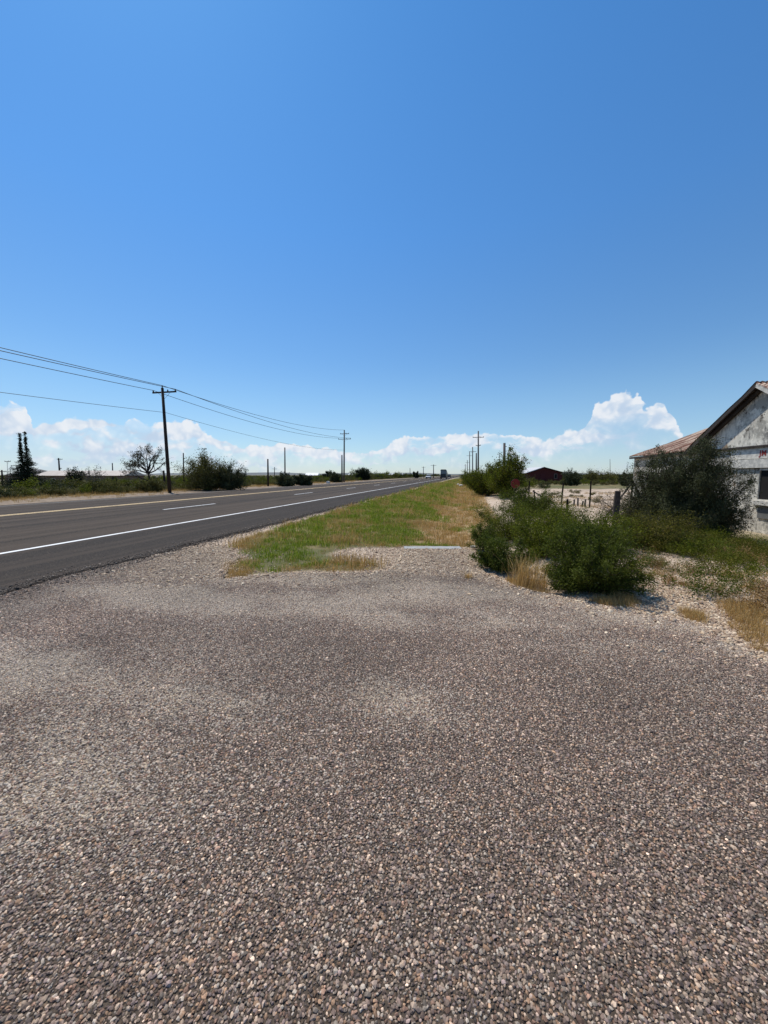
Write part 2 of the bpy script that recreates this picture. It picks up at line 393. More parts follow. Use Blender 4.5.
# driveway: outline traced on the ground, gently ragged
dr = [(-5.78, -6), (-5.78, 3.6)] + [G(*p) for p in ((150,556),(190,549),(222,545),(232,552),(240,557),(228,566),(226,579),(262,575),(300,572),(345,573),(386,571),(400,562),(405,549),(470,549),(478,560),(484,573),
      (510,583),(540,592),(575,600),(610,607),(650,612),(695,621),(735,640),(768,664))] + [(5.2, 2.2), (7, 1), (9, -6)]
out = []
for i in range(len(dr)):
    a, c_ = np.array(dr[i]), np.array(dr[(i+1) % len(dr)]); L = np.linalg.norm(c_-a); n = max(1, int(L/.12))
    for k in range(n):
        p = a+(c_-a)*k/n
        if 0 < i < len(dr)-4: p = p+rng.normal(0, .02, 2)
        out.append(p)
drp = np.array(out)
fx = np.arange(-5.78, 9, .1); fy = np.arange(-6, 10.5, .1); DX, DY = np.meshgrid(fx, fy)
ins = poly_mask(drp, DX, DY); dd = poly_dist(drp, DX, DY); sd_ = np.where(ins, dd, -dd)
# keep grid cells near the inside; push stray border vertices onto the outline
keepc = (sd_[:-1, :-1] > -.09) & (sd_[:-1, 1:] > -.09) & (sd_[1:, :-1] > -.09) & (sd_[1:, 1:] > -.09)
gi = np.arange(DX.size).reshape(DX.shape)
Fd = np.stack([gi[:-1, :-1], gi[:-1, 1:], gi[1:, 1:], gi[1:, :-1]], -1)[keepc]
DZ = np.where(sd_ > .03, .0, -.035+np.clip(sd_, -.06, .03)*.0)
DZ = np.clip(sd_*.35, -.05, 0)
DZ = np.where((DX < EDGE+.3), 0.0, DZ)
patches = [(390,703,.35,.65),(376,548,1.2,.2),(205,655,.8,.42),(60,765,.7,.5),(15,755,.5,.45),(215,650,.5,.3),(330,690,.4,.3),(430,562,1.7,.5),(700,700,.7,.2),(270,715,.6,.25),(320,770,.5,.2),(610,660,.5,.3),(230,640,1.1,.25),(160,570,1.1,.45),(330,752,.3,.2),(500,650,.6,.12)]
pale = np.zeros(DX.shape)
nrs = np.sin(DX*3.1+DY*1.7)*.5+np.sin(DX*1.3-DY*4.1)*.5
for (px, py, rr, st_) in patches:
    p = gp(px, py); pale = np.maximum(pale, st_*np.exp(-(((DX-p.x)/(rr*1.5))**2+((DY-p.y)/(rr*.8))**2))*(1+.3*nrs))
far_edge = (DY > 4.2) & (DX > EDGE+.5)
pale = np.maximum(pale, np.where(far_edge, .95*np.exp(-np.clip(sd_, 0, 9)/.45), 0))
pale = np.maximum(pale, np.where((DX > -5.5) & (DX < -2.5) & (DY > 1.8), .33*np.exp(-((DX+4.9)/.9)**2), 0))
dvw = -math.sin(YAW)*DX+math.cos(YAW)*DY
bnd = (1-sm(dvw, 3.4, 6.6))*(dvw > .1)*(np.abs(math.cos(YAW)*DX+math.sin(YAW)*DY) < dvw*1.05+1.75)
mott = fbm(DX, DY, .75, 5)
dust = np.clip(fbm(DX*.8, DY*1.5, .7, 5, 9)*2.2-.05, 0, 1)*.9*(.12+.88*sm(dvw, 1.7, 2.8))
mott = mott*(.35+.65*sm(dvw, 1.5, 2.8))
pale = np.maximum(pale*(1+.9*fbm(DX, DY, 1.6, 4, 5)), np.where(DX > EDGE+.3, dust, dust*.5))
used_v = np.unique(Fd); remap = np.full(DX.size, -1); remap[used_v] = np.arange(len(used_v))
me = mesh_np('driveway', np.stack([DX, DY, DZ], -1).reshape(-1, 3)[used_v], [remap[Fd]], M_drive, {'pale': ('POINT', 'FLOAT', pale.ravel()[used_v]), 'binder': ('POINT', 'FLOAT', bnd.ravel()[used_v]), 'mott': ('POINT', 'FLOAT', mott.ravel()[used_v])}, True)
tag(link('driveway', me), kind='structure')
def pale_at(x, y):
    i = np.clip(((y+6)/.1).astype(int), 0, DX.shape[0]-1); j = np.clip(((x+5.78)/.1).astype(int), 0, DX.shape[1]-1); return pale[i, j]
def mott_at(x, y):
    i = np.clip(((y+6)/.1).astype(int), 0, DX.shape[0]-1); j = np.clip(((x+5.78)/.1).astype(int), 0, DX.shape[1]-1); return mott[i, j]

# road sheet, crumbling near edge, paint
ys = np.concatenate([np.arange(-12, 40, .1), 40*1.06**np.arange(0, 95)]); nY = len(ys)
ex = EDGE+np.where(ys < 45, rng.normal(0, .018, nY)+.22*fbm(ys, ys*0, .9, 5, 2), 0)
V = np.concatenate([np.stack([ex+.05, ys, np.full(nY, -.035)], -1), np.stack([ex, ys, np.full(nY, .022)], -1), np.stack([np.full(nY, -13.9), ys, np.full(nY, .06)], -1), np.stack([np.full(nY, -22.1), ys, np.full(nY, .02)], -1), np.stack([np.full(nY, -22.3), ys, np.full(nY, -.04)], -1)])
k = np.arange(nY-1); Fr = np.concatenate([np.stack([r_*nY+k, r_*nY+k+1, (r_+1)*nY+k+1, (r_+1)*nY+k], -1) for r_ in range(4)])
Vr = V.copy()
tag(link('road', mesh_np('road', V, [Fr[:, ::-1]], M_road)), kind='structure')
def rz_(x): return .022+(.06-.022)*(EDGE-x)/(EDGE+13.9) if x > -13.9 else .02+(.04)*(x+22.1)/8.2
def line(name, x, w, segs, mat):
    mb = MB()
    for a, c_ in segs:
        n = 1
        z0, z1 = rz_(x-w/2)+.005, rz_(x+w/2)+.005
        mb.add([(x-w/2, a, z0), (x+w/2, a, z1), (x+w/2, c_, z1), (x-w/2, c_, z0)], [(0, 1, 2, 3)])
    o = mb.build(name, mat); return tag(o, kind='structure')
line('road_edge_line', -8.45, .13, [(-12, 4000)], M_white)
line('road_center_line', -16.0, .14, [(-12, 4000)], M_yellow)
line('road_center_line', -16.28, .14, [(-12, 4000)], M_yellow)
d0 = gp(165, 511).y; 
line('road_lane_line', -12.3, .12, [(d0+12.2*k_, d0+12.2*k_+3.3) for k_ in range(-2, 40)], M_white)
line('road_far_edge_line', -21.3, .12, [(-12, 4000)], M_worn)

# low hills on the horizon, bluish air haze put into their colour
M_hill = simple('hills_rock', (.16, .17, .17), .95, .3, .002)
hx = np.linspace(-9000, 6000, 160); hh = 22+30*np.exp(-((hx+5200)/900)**2)+18*np.abs(np.sin(hx*.0011))+8*np.sin(hx*.004)+14*np.exp(-((hx+2500)/700)**2)
n = len(hx); V = np.concatenate([np.stack([hx, np.full(n, 7600), np.full(n, -2.)], -1), np.stack([hx, np.full(n, 8200), np.maximum(hh, 6)], -1), np.stack([hx, np.full(n, 8900), np.full(n, -2.)], -1)])
k = np.arange(n-1); Fh = np.concatenate([np.stack([r_*n+k, r_*n+k+1, (r_+1)*n+k+1, (r_+1)*n+k], -1) for r_ in range(2)])
tag(link('hills', mesh_np('hills', V, [Fh], M_hill, None, True)), kind='structure')

# ------------------------------------------------------------------ instanced stuff
def scatter(name, pts, rot, scl, idx, col, protos, kind='stuff'):
    coll = bpy.data.collections.new(name+'_kinds')
    for i, pm_ in enumerate(protos): coll.objects.link(bpy.data.objects.new('%s_%02d' % (name, i), pm_))
    n = len(pts)
    me = bpy.data.meshes.new(name); me.vertices.add(n); me.vertices.foreach_set('co', np.asarray(pts, np.float32).ravel())
    for k_, t_, a_ in (('rot', 'FLOAT_VECTOR', rot), ('scl', 'FLOAT_VECTOR', scl), ('idx', 'INT', idx), ('col', 'FLOAT_COLOR', col)):
        at_ = me.attributes.new(k_, t_, 'POINT'); at_.data.foreach_set({'FLOAT_VECTOR': 'vector', 'INT': 'value', 'FLOAT_COLOR': 'color'}[t_], np.asarray(a_, np.int32 if t_ == 'INT' else np.float32).ravel())
    o = link(name, me)
    g = bpy.data.node_groups.new(name+'_scatter', 'GeometryNodeTree')
    g.interface.new_socket('Geometry', in_out='INPUT', socket_type='NodeSocketGeometry'); g.interface.new_socket('Geometry', in_out='OUTPUT', socket_type='NodeSocketGeometry')
    gi_ = g.nodes.new('NodeGroupInput'); go = g.nodes.new('NodeGroupOutput')
    ci = g.nodes.new('GeometryNodeCollectionInfo'); ci.inputs[0].default_value = coll; ci.inputs[1].default_value = True; ci.inputs[2].default_value = True
    ip = g.nodes.new('GeometryNodeInstanceOnPoints'); ip.inputs['Pick Instance'].default_value = True
    def na(nm, ty):
        q_ = g.nodes.new('GeometryNodeInputNamedAttribute'); q_.data_type = ty; q_.inputs[0].default_value = nm; return q_.outputs[0]
    g.links.new(gi_.outputs[0], ip.inputs['Points']); g.links.new(ci.outputs[0], ip.inputs['Instance'])
    g.links.new(na('idx', 'INT'), ip.inputs['Instance Index']); g.links.new(na('rot', 'FLOAT_VECTOR'), ip.inputs['Rotation']); g.links.new(na('scl', 'FLOAT_VECTOR'), ip.inputs['Scale'])
    g.links.new(ip.outputs[0], go.inputs[0])
    md = o.modifiers.new('scatter', 'NODES'); md.node_group = g
    return tag(o, kind=kind)
import bmesh
def stone_mesh(mat, flat=.62, sub=1):
    bm = bmesh.new(); bmesh.ops.create_icosphere(bm, subdivisions=sub, radius=1)
    sc = rng.uniform(.75, 1.2, 3)
    cuts = [(rng.normal(size=3), rng.uniform(.55, .85)) for _ in range(7)]
    for v_ in bm.verts:
        p = np.array(v_.co)
        for nrm, dd_ in cuts:
            nn = nrm/np.linalg.norm(nrm); t = p@nn
            if t > dd_: p = p-nn*(t-dd_)
        v_.co = p*sc*np.array([1, 1, flat])*rng.uniform(.96, 1.04)
    me = bpy.data.meshes.new('stone'); bm.to_mesh(me); bm.free(); me.materials.append(mat); return me
m, q, bs = newmat('chip_stone'); a = q.n('ShaderNodeAttribute', attribute_name='col', attribute_type='INSTANCER').outputs['Color']
co = q.n('ShaderNodeTexCoord').outputs['Object']
q.put(bs.inputs['Base Color'], q.mix(q.sstep(q.noise(co, 2.5, 5, .7), .35, .8), a, q.mix(1, a, (.55, .53, .52), 'MULTIPLY'))); bs.inputs['Roughness'].default_value = .75; M_stone = m
stones = [stone_mesh(M_stone) for _ in range(10)]
PAL = np.array([(.105, .083, .075), (.15, .122, .108), (.19, .158, .14), (.12, .10, .10), (.145, .10, .08), (.22, .185, .155), (.115, .105, .095), (.28, .235, .195), (.17, .12, .085), (.07, .06, .058)])
def stone_cols(n, palev, pal=PAL):
    c_ = pal[rng.integers(0, len(pal), n)]*np.exp(rng.normal(.46, .34, (n, 1)))*np.array([1.09, .95, .81])
    w = rng.random(n) < (.022+.9*np.clip(palev, 0, 1))
    c_[w] = np.array([.47, .385, .30])*rng.uniform(.55, 1.25, (w.sum(), 1))
    return np.concatenate([c_, np.ones((n, 1))], 1)
def view_coords(x, y):
    dd_ = -math.sin(YAW)*x+math.cos(YAW)*y; ll = math.cos(YAW)*x+math.sin(YAW)*y; return dd_, ll
sp = .0093
xs = np.arange(-8, 9, sp); ysn = np.arange(-1.5, 8.5, sp)
SX, SY = np.meshgrid(xs, ysn); SX = SX+rng.uniform(-.5, .5, SX.shape)*sp; SY = SY+rng.uniform(-.5, .5, SY.shape)*sp
dd_, ll = view_coords(SX, SY)
keep = (dd_ > .2) & (dd_ < 7.2) & (np.abs(ll) < dd_*1.05+1.7) & (rng.random(SX.shape) < 1-sm(dd_, 3.6, 7.2)*.93)
SX, SY, dd_ = SX[keep], SY[keep], dd_[keep]
keep = poly_mask(drp, SX, SY); SX, SY, dd_ = SX[keep], SY[keep], dd_[keep]
n = len(SX); print('chips', n)
sz = .0058*np.exp(rng.normal(0, .25, n)); sz = np.minimum(sz, .013)
scatter('gravel', np.stack([SX, SY, rng.uniform(-.001, .0025, n)], -1), np.stack([rng.normal(0, .35, n), rng.normal(0, .35, n), rng.uniform(0, 6.28, n)], -1),
        np.repeat(sz[:, None], 3, 1)*rng.uniform(.8, 1.25, (n, 3)), rng.integers(0, 10, n), stone_cols(n, pale_at(SX, SY))*np.concatenate([np.repeat((1.06+.42*mott_at(SX, SY))[:, None], 3, 1), np.ones((n, 1))], 1), stones)['label'] = 'brown and grey stone chips of the driveway surface'

# paler loose gravel where the driveway meets the verge
def rand_poly(poly, n):
    pl = np.array(poly); lo, hi = pl.min(0), pl.max(0); p = rng.uniform(lo, hi, (int(n*4), 2)); p = p[poly_mask(pl, p[:, 0], p[:, 1])]; return p[:n]
LP = np.array([(.62, .55, .46), (.5, .42, .33), (.42, .33, .26), (.7, .65, .57), (.3, .23, .19), (.55, .48, .42)])
zone1 = [G(385,545), G(478,546), G(486,575), G(440,577), G(395,572), G(385,568), G(330,560), G(335,547)]
zone2 = [G(590,600), G(640,580), G(700,590), G(768,622), G(768,665), G(735,642), G(690,622), G(610,608)]
zone3 = [G(100,575), G(180,552), G(232,545), G(245,556), G(225,578), G(160,590)]
pp = np.concatenate([rand_poly(zone1, 9000), rand_poly(zone2, 12000), rand_poly(zone3, 4000), rand_poly([G(600,560), G(768,575), G(768,640), G(600,605)], 7000)])
fe = np.array(dr[2:-3]); L_ = np.linalg.norm(np.diff(fe, axis=0), axis=1); k_ = rng.choice(len(L_), 26000, p=L_/L_.sum()); t_ = rng.random((26000, 1))
ep = fe[k_]*(1-t_)+fe[k_+1]*t_+rng.normal(0, 1, (26000, 2))*np.abs(rng.normal(0, .33, (26000, 1)))
pp = np.concatenate([pp, ep[ep[:, 0] > EDGE+.05]])
n = len(pp); c_ = LP[rng.integers(0, 6, n)]*rng.uniform(.65, 1.15, (n, 1))*np.array([1.06, .92, .75]); sz = .008*np.exp(rng.normal(0, .5, n)); sz = np.minimum(sz, .035)
hh = np.where(poly_mask(drp, pp[:, 0], pp[:, 1]), 0.0, hgt(pp[:, 0], pp[:, 1]))
scatter('pale_gravel', np.stack([pp[:, 0], pp[:, 1], hh+sz*.2], -1), rng.uniform(-.5, .5, (n, 3))*np.array([1, 1, 12]), sz[:, None]*rng.uniform(.8, 1.2, (n, 3)), rng.integers(0, 10, n),
        np.concatenate([c_, np.ones((n, 1))], 1), stones)['label'] = 'loose pale limestone gravel along the driveway edge'

n = 15000; y_ = 1.5+18*rng.random(n)**1.3; x_ = EDGE+.05+rng.normal(0, .22, n)+.1*fbm(y_, y_*0, .9, 5, 2); onroad = x_ < EDGE+.22*fbm(y_, y_*0, .9, 5, 2)
kp = (rng.random(n) < np.where(x_ < EDGE-.25, .25, 1)); x_, y_, onroad = x_[kp], y_[kp], onroad[kp]; n = len(x_)
c_ = np.where(rng.random((n, 1)) < .45, np.array([[.07, .056, .045]]), np.array([[.26, .205, .155]]))*rng.uniform(.5, 1.4, (n, 1)); sz = np.minimum(.008*np.exp(rng.normal(0, .4, n)), .03)
scatter('loose_chips', np.stack([x_, y_, np.where(onroad, .026, .002)+sz*.2], -1), rng.uniform(-.5, .5, (n, 3))*np.array([1, 1, 12]), sz[:, None]*rng.uniform(.8, 1.2, (n, 3)), rng.integers(0, 10, n), np.concatenate([c_, np.ones((n, 1))], 1), stones)['label'] = 'dark and tan chips crumbled off the near edge of the road'

# ------------------------------------------------------------------ plants
def unit(v): return v/(np.linalg.norm(v, axis=-1, keepdims=True)+1e-9)
def leaves_mesh(name, P_, size, mat, asp=.5, up=0.0, v=None):
    if P_.shape[1] == 4: v = P_[:, 3].copy(); P_ = P_[:, :3]
    n = len(P_); A = unit(rng.normal(size=(n, 3))+np.array([0, 0, up])); B = unit(np.cross(A, rng.normal(size=(n, 3))))
    s_ = size*rng.uniform(.6, 1.35, (n, 1)); A = A*s_; B = B*s_*asp
    V_ = np.stack([P_-A, P_+B, P_+A, P_-B], 1).reshape(-1, 3)
    f = np.arange(4*n).reshape(n, 4)
    if v is None: v = rng.random(n)
    return mesh_np(name, V_, [f], mat, {'v': ('FACE', 'FLOAT', v)})
def bez(a, c_, e_, n):
    t = np.linspace(0, 1, n)[:, None]; return (1-t)**2*a+2*t*(1-t)*c_+t*t*e_
def bush_data(Wd, H, nstem=14, nsub=9, nleaf=26, spread=.09, r0=.02, base=.12, dome=.55, low=0.0, jag=.25, twl=.3):
    """returns MB of stems and leaf positions"""
    mb = MB(); L = []
    for i in range(nstem):
        a = rng.uniform(0, 6.283); r = Wd*math.sqrt(rng.random())*.92
        z = H*(1-dome*(r/Wd)**2)*rng.uniform(1-jag, 1.05)
        if rng.random() < low: z *= rng.uniform(.2, .6)
        tip = np.array([r*math.cos(a), r*math.sin(a), z]); st_ = np.array([math.cos(a), math.sin(a), 0])*base*rng.random()
        ctl = np.array([tip[0]*.45, tip[1]*.45, z*.62])+rng.normal(0, .08*H, 3)*np.array([1, 1, .3])
        pts = bez(st_, ctl, tip, 7); mb.tube(pts, np.linspace(r0, r0*.25, 7), 4, False)
        for k_ in range(nsub):
            t = rng.uniform(.3, 1); j = t*6; i0 = min(int(j), 5); p = pts[i0]+(pts[i0+1]-pts[i0])*(j-i0)
            dr_ = unit(rng.normal(size=3)+np.array([math.cos(a)*.5, math.sin(a)*.5, .55])); ln = twl*Wd*rng.uniform(.4, 1.1)*(1.15-.5*t)
            e_ = p+dr_*ln; e_[2] = max(e_[2], .03*H)
            tw = bez(p, p+dr_*ln*.5+rng.normal(0, .04*Wd, 3), e_, 4); mb.tube(tw, np.linspace(r0*.3, r0*.1, 4), 3, False)
            tt = rng.uniform(.15, 1.05, nleaf)[:, None]; L.append(np.concatenate([p+(e_-p)*tt+rng.normal(0, spread*Wd, (nleaf, 3))*(.5+.5*tt), np.clip(.55*rng.random()+.5*rng.random((nleaf, 1)), 0, 1)], 1))
    L = np.concatenate(L); L = L[L[:, 2] > .01*H]
    return mb, L
def bush(name, label, cat, loc, Wd, H, mat, leaf, bark=None, group=None, asp=.5, sx=1.0, **k):
    t = thing(name, label, cat, loc, rng.uniform(0, 6.28) if sx == 1 else YAW, group)
    mb, L = bush_data(Wd, H, **k)
    if sx != 1:
        for v_ in mb.v: v_[:, 0] *= sx
        L[:, 0] *= sx
    link('foliage', leaves_mesh('foliage', L, leaf, mat, asp), t); mb.build('stems', bark or M_bark, t)
    return t
def on(p, dz=0): return (p[0], p[1], hz(p)+dz)
def pxw(px, p): return px*depth_of(p)/F       # size in metres of something px wide at p

# --- scatter shrubs: the scrub plain either side
def shrub_proto(mat, Wd, H, n1, n2, n3, leaf, **k):
    mb, L = bush_data(Wd, H, n1, n2, n3, **k); me = leaves_mesh('scrub', L, leaf, mat)
    return me
sc_protos = [shrub_proto(M_scrub, 1, 1.1, 12, 7, 11, .055, spread=.12), shrub_proto(M_scrub, 1, .8, 12, 7, 11, .055, spread=.13),
             shrub_proto(M_scrub2, 1, .7, 12, 7, 9, .05, spread=.12), shrub_proto(M_mesq, 1, 1.3, 12, 7, 11, .055, spread=.12),
             shrub_proto(M_scrub2, 1, .45, 14, 6, 10, .05, spread=.12), shrub_proto(M_dark, 1, .95, 14, 7, 12, .06, spread=.12)]
pts = []; idx = []; scl = []
def addscrub(x, y, s_, i): pts.append((x, y, float(hgt(x, y))-.03)); idx.append(i); scl.append(s_)
# left band along the far shoulder
for y in np.arange(4, 240, .55):
    for _ in range(3):
        xx = -27.8-abs(rng.normal(0, 3.6)); dpt = depth_of((xx, y))
        if dpt < 8: continue
        addscrub(xx, y+rng.uniform(-.4, .4), rng.uniform(.4, .8)+.55*min(1, (-27.8-xx)/4)*rng.random()**2, [0, 1, 2, 2, 3, 4, 4, 5, 0, 1][int(np.clip(5+9*fbm(np.array([xx*.5]), np.array([y*.35]), 1, 2)[0]+rng.normal(0, 1.6), 0, 9))])
for _ in range(3600):                       # left plain
    dd0 = 42*math.exp(rng.random()*3.2); bb = rng.uniform(-1.05, .02)
    x, y = dd0*math.tan(bb)*math.cos(YAW)-dd0*math.sin(YAW), dd0*math.cos(YAW)+dd0*math.tan(bb)*math.sin(YAW)
    if x > -33 or y < -5 or (dd0 > 70 and dd0 < 110 and y < 62): continue
    addscrub(x, y, rng.uniform(.5, 1.0)*(1+.7*(dd0 > 130)), rng.choice([0, 1, 2, 3, 5, 0]))
for _ in range(5600):                       # right plain
    dd0 = 62*math.exp(rng.random()*2.8); bb = rng.uniform(.2, 1.0)
    x, y = dd0*math.tan(bb)*math.cos(YAW)-dd0*math.sin(YAW), dd0*math.cos(YAW)+dd0*math.tan(bb)*math.sin(YAW)
    if x < 6.5: continue
    addscrub(x, y, rng.uniform(.5, 1.05)*(.8+.9*(dd0 > 110)), rng.choice([0, 1, 2, 5, 0, 3]))
for _ in range(46): addscrub(rng.uniform(5.5, 20), rng.uniform(15, 42), rng.uniform(.2, .5), rng.choice([1, 2, 2, 4, 4]))
for _ in range(240):
    y = 110*math.exp(rng.random()*1.9); addscrub(-29-abs(rng.normal(0, 8)), y, rng.uniform(1.1, 2.3), rng.choice([0, 5, 1, 3]))
for _ in range(260):                         # roadside growth far along the right verge
    y = 45*math.exp(rng.random()*2.6); addscrub(rng.uniform(3.2, 9), y, rng.uniform(.8, 1.5), rng.choice([0, 3, 5]))
n = len(pts); print('scrub', n)
scl = np.array(scl)
scatter('scrub', pts, np.stack([np.zeros(n), np.zeros(n), rng.uniform(0, 6.28, n)], -1), scl[:, None]*rng.uniform(.85, 1.2, (n, 3)), idx, np.ones((n, 4)), sc_protos)['label'] = 'low desert scrub covering the plain on both sides of the road'

# --- grass
def tuft(mat, nb, h, w, lean=.5, r=.05):
    a = rng.uniform(0, 6.283, nb); hh_ = h*rng.uniform(.5, 1.1, nb); st_ = np.stack([rng.normal(0, r, nb), rng.normal(0, r, nb), np.full(nb, -.01)], -1)
    d_ = np.stack([np.cos(a), np.sin(a), np.zeros(nb)], -1); le = hh_*lean*rng.uniform(.1, 1, nb)
    sd2 = np.stack([-np.sin(a), np.cos(a), np.zeros(nb)], -1)*w/2; up = np.array([0, 0, 1.])
    m1 = st_+d_*le[:, None]*.35+up*hh_[:, None]*.6; tp = st_+d_*le[:, None]+up*hh_[:, None]
    V_ = np.stack([st_-sd2, st_+sd2, m1+sd2*.8, m1-sd2*.8, tp], 1).reshape(-1, 3); k_ = np.arange(nb)[:, None]*5
    return mesh_np('tuft', V_, [k_+np.array([[0, 1, 2, 3]]), k_+np.array([[3, 2, 4]])], mat, {'v': ('FACE', 'FLOAT', np.tile(rng.random(nb), 2))})
gprot = [tuft(M_grass, 26, .11, .006), tuft(M_grass, 22, .16, .006), tuft(M_grass, 30, .08, .007, .8), tuft(M_dry, 24, .14, .005), tuft(M_dry, 20, .2, .004, .6), tuft(M_dry, 26, .08, .005, .9)]
gpts = []
gp_np = np.array(grass_poly)
near = rand_poly(gp_np, 1)
gxs = []
for lo, hi, dens in ((3, 13, 130), (13, 20, 70), (20, 34, 36), (34, 70, 12), (70, 140, 5)):
    x_ = rng.uniform(-5.6, 3.6, int(9.2*(hi-lo)*dens)); y_ = rng.uniform(lo, hi, len(x_)); mk = poly_mask(gp_np, x_, y_)
    gxs.append(np.stack([x_[mk], y_[mk], np.full(mk.sum(), (1 if hi < 15 else 1.25 if hi < 25 else 1.7 if hi < 40 else 2.6))], -1))
g_ = np.concatenate(gxs)
nz = np.sin(g_[:, 0]*2.3+g_[:, 1]*.9)+np.sin(g_[:, 0]*.8-g_[:, 1]*1.9+1)+.6*np.sin(g_[:, 1]*3.7+g_[:, 0])
edged = poly_dist(gp_np, g_[:, 0], g_[:, 1])
pd = np.clip(.27+.24*nz+(.72+.12*nz)*sm(g_[:, 0]+.25*nz, -1.9, -.7)*sm(g_[:, 1], 8.6, 10)+.5*(edged < .25), .06, .95)
nz2 = np.sin(g_[:, 0]*5.3+g_[:, 1]*2.9)+np.sin(g_[:, 0]*3.8-g_[:, 1]*4.9+1)
thin = np.where((g_[:, 0] > -1.2) & (g_[:, 1] > 9), .5, .8)*np.clip(.42+.25*nz+.22*nz2+edged*.9, .08, 1)
kk = rng.random(len(g_)) < thin; g_, pd = g_[kk], pd[kk]
isd = rng.random(len(g_)) < pd; n = len(g_); print('tufts', n)
scatter('grass', np.stack([g_[:, 0], g_[:, 1], hgt(g_[:, 0], g_[:, 1])], -1), np.stack([np.zeros(n), np.zeros(n), rng.uniform(0, 6.28, n)], -1),
        (g_[:, 2]*rng.uniform(.55, 1.15, n))[:, None]*np.array([1.15, 1.15, .8])*(1+.9*(rng.random((n, 1)) < .08)), np.where(isd, rng.integers(3, 6, n), rng.integers(0, 3, n)), np.ones((n, 4)), gprot)['label'] = 'green and straw coloured grass on the roadside verge'
# dry grass fringes right of the driveway, dry weeds by the building and far shoulder
dz = np.concatenate([rand_poly([G(590,598), G(635,594), G(640,604), G(615,608)], 110), rand_poly([G(680,608), G(702,612), G(702,622), G(684,618)], 60),
                     rand_poly([G(720,600), G(768,604), G(768,655), G(738,632)], 260), rand_poly([G(508,578), G(545,580), G(548,594), G(515,588)], 90), rand_poly([G(640,560), G(768,570), G(768,600), G(650,580)], 150),
                     rand_poly([G(225,560), G(260,560), G(250,580), G(228,580)], 60)])
x_ = rng.uniform(-29, -22.8, 5200); y_ = rng.uniform(2, 90, 5200); k_ = rng.random(5200) < .06+.8*sm(-x_, 24.5, 28); dz = np.concatenate([dz, np.stack([x_, y_], -1)[k_]])
x_ = rng.uniform(4.4, 30, 4200); y_ = rng.uniform(14, 42, 4200); k_ = (np.sin(x_*.6+y_*.5)+np.sin(y_*.9) > .75); dz = np.concatenate([dz, np.stack([x_, y_], -1)[k_]])
n = len(dz); sc_ = np.where(dz[:, 0] < -20, 1.8, np.where(dz[:, 1] > 13, 1.3, .7))*rng.uniform(.6, 1.2, n)
scatter('dry_grass', np.stack([dz[:, 0], dz[:, 1], hgt(dz[:, 0], dz[:, 1])], -1), np.stack([np.zeros(n), np.zeros(n), rng.uniform(0, 6.28, n)], -1),
        sc_[:, None]*np.ones((1, 3)), rng.choice([3, 4, 5, 3, 5], n), np.ones((n, 4)), gprot)['label'] = 'straw coloured dry grass fringing the bare ground'
# lone dry tuft on the driveway
p = gp(468, 578); t = MB(); me = tuft(M_dry, 90, .12, .004, 1.3, .03)
tag(link('grass_tuft', me, None, (p.x, p.y, 0)), 'small dry grass tuft alone on the pale gravel in front of the concrete slab', 'grass tuft')
p = gph(527, 587); tag(link('grass_tuft', tuft(M_dry, 300, .46, .005, .8, .10), None, (p.x, p.y, -.03)), 'tall pale dry grass tuft at the foot of the big green bush', 'grass tuft')
# weeds between driveway and old building (ground cover)
wprot = []
M_drybrush = leafmat('dry_brown_weed', (.11, .06, .025), (.32, .20, .085), .2, (.48, .36, .19), (1, .9, .6))
for i in range(4):
    mb, L = bush_data(.5, .5, 12, 5, 12, spread=.12, low=.3); wprot.append(leaves_mesh('weed', L, .018, [M_weed, M_mesq, M_green, M_drybrush][i], .4))
wz = np.concatenate([rand_poly([G(478,556), G(520,576), G(560,590), G(640,596), G(645,575), G(560,560), G(500,540)], 55), rand_poly([G(640,556), G(768,585), G(768,612), G(700,596), G(630,580)], 34), rand_poly([G(636,518), G(768,540), G(768,578), G(700,560), G(640,548)], 330), rand_poly([G(625,505), G(700,520), G(768,545), G(640,535)], 240)])
n = len(wz); hgts = 1.0-.35*rng.random(n)
scatter('weeds', np.stack([wz[:, 0], wz[:, 1], hgt(wz[:, 0], wz[:, 1])], -1), np.stack([np.zeros(n), np.zeros(n), rng.uniform(0, 6.28, n)], -1), (np.where(np.arange(n) < 55, .45, hgts)*rng.uniform(.3, 1.0, n))[:, None]*np.ones((1, 3)),
        np.clip(np.floor(1.5+1.5*np.sin(wz[:, 0]*2.1+wz[:, 1]*1.3)+rng.normal(0, .9, n)-(wz[:, 1]-7.3)*.35), 0, 3), np.ones((n, 4)), wprot)['label'] = 'low yellow green weeds in front of the whitewashed building'

# --- near right bushes (front row beside the driveway)
def bat(px, py, **k): return gph(px, py)
D = dict(dome=.4, low=.5, jag=.42)
p = gph(591, 590); bush('shrub', 'largest dense dark green bush at the driveway edge beside the wooden fence post', 'bush', on(p), .74, 1.0, M_green, .0135, asp=.4, nstem=88, nsub=16, nleaf=52, spread=.05, r0=.009, twl=.27, **D)
p = gph(503, 570); bush('shrub', 'small dark green bush between the concrete slab and the tall dry grass tuft', 'bush', on(p), .52, .66, M_green, .0155, asp=.4, nstem=44, nsub=12, nleaf=34, spread=.06, r0=.007, **D)
p = gph(541, 556); bush('shrub', 'mid green feathery bush directly behind the tall dry grass tuft', 'bush', on(p), .74, .9, M_mesq, .017, asp=.4, nstem=50, nsub=12, nleaf=34, spread=.055, r0=.009, **D)
p = gph(508, 540); bush('shrub', 'bright green spreading bush at the right rim of the grass verge', 'bush', on(p), .95, .98, M_mesq, .017, asp=.35, nstem=54, nsub=12, nleaf=34, spread=.06, r0=.009, **D)
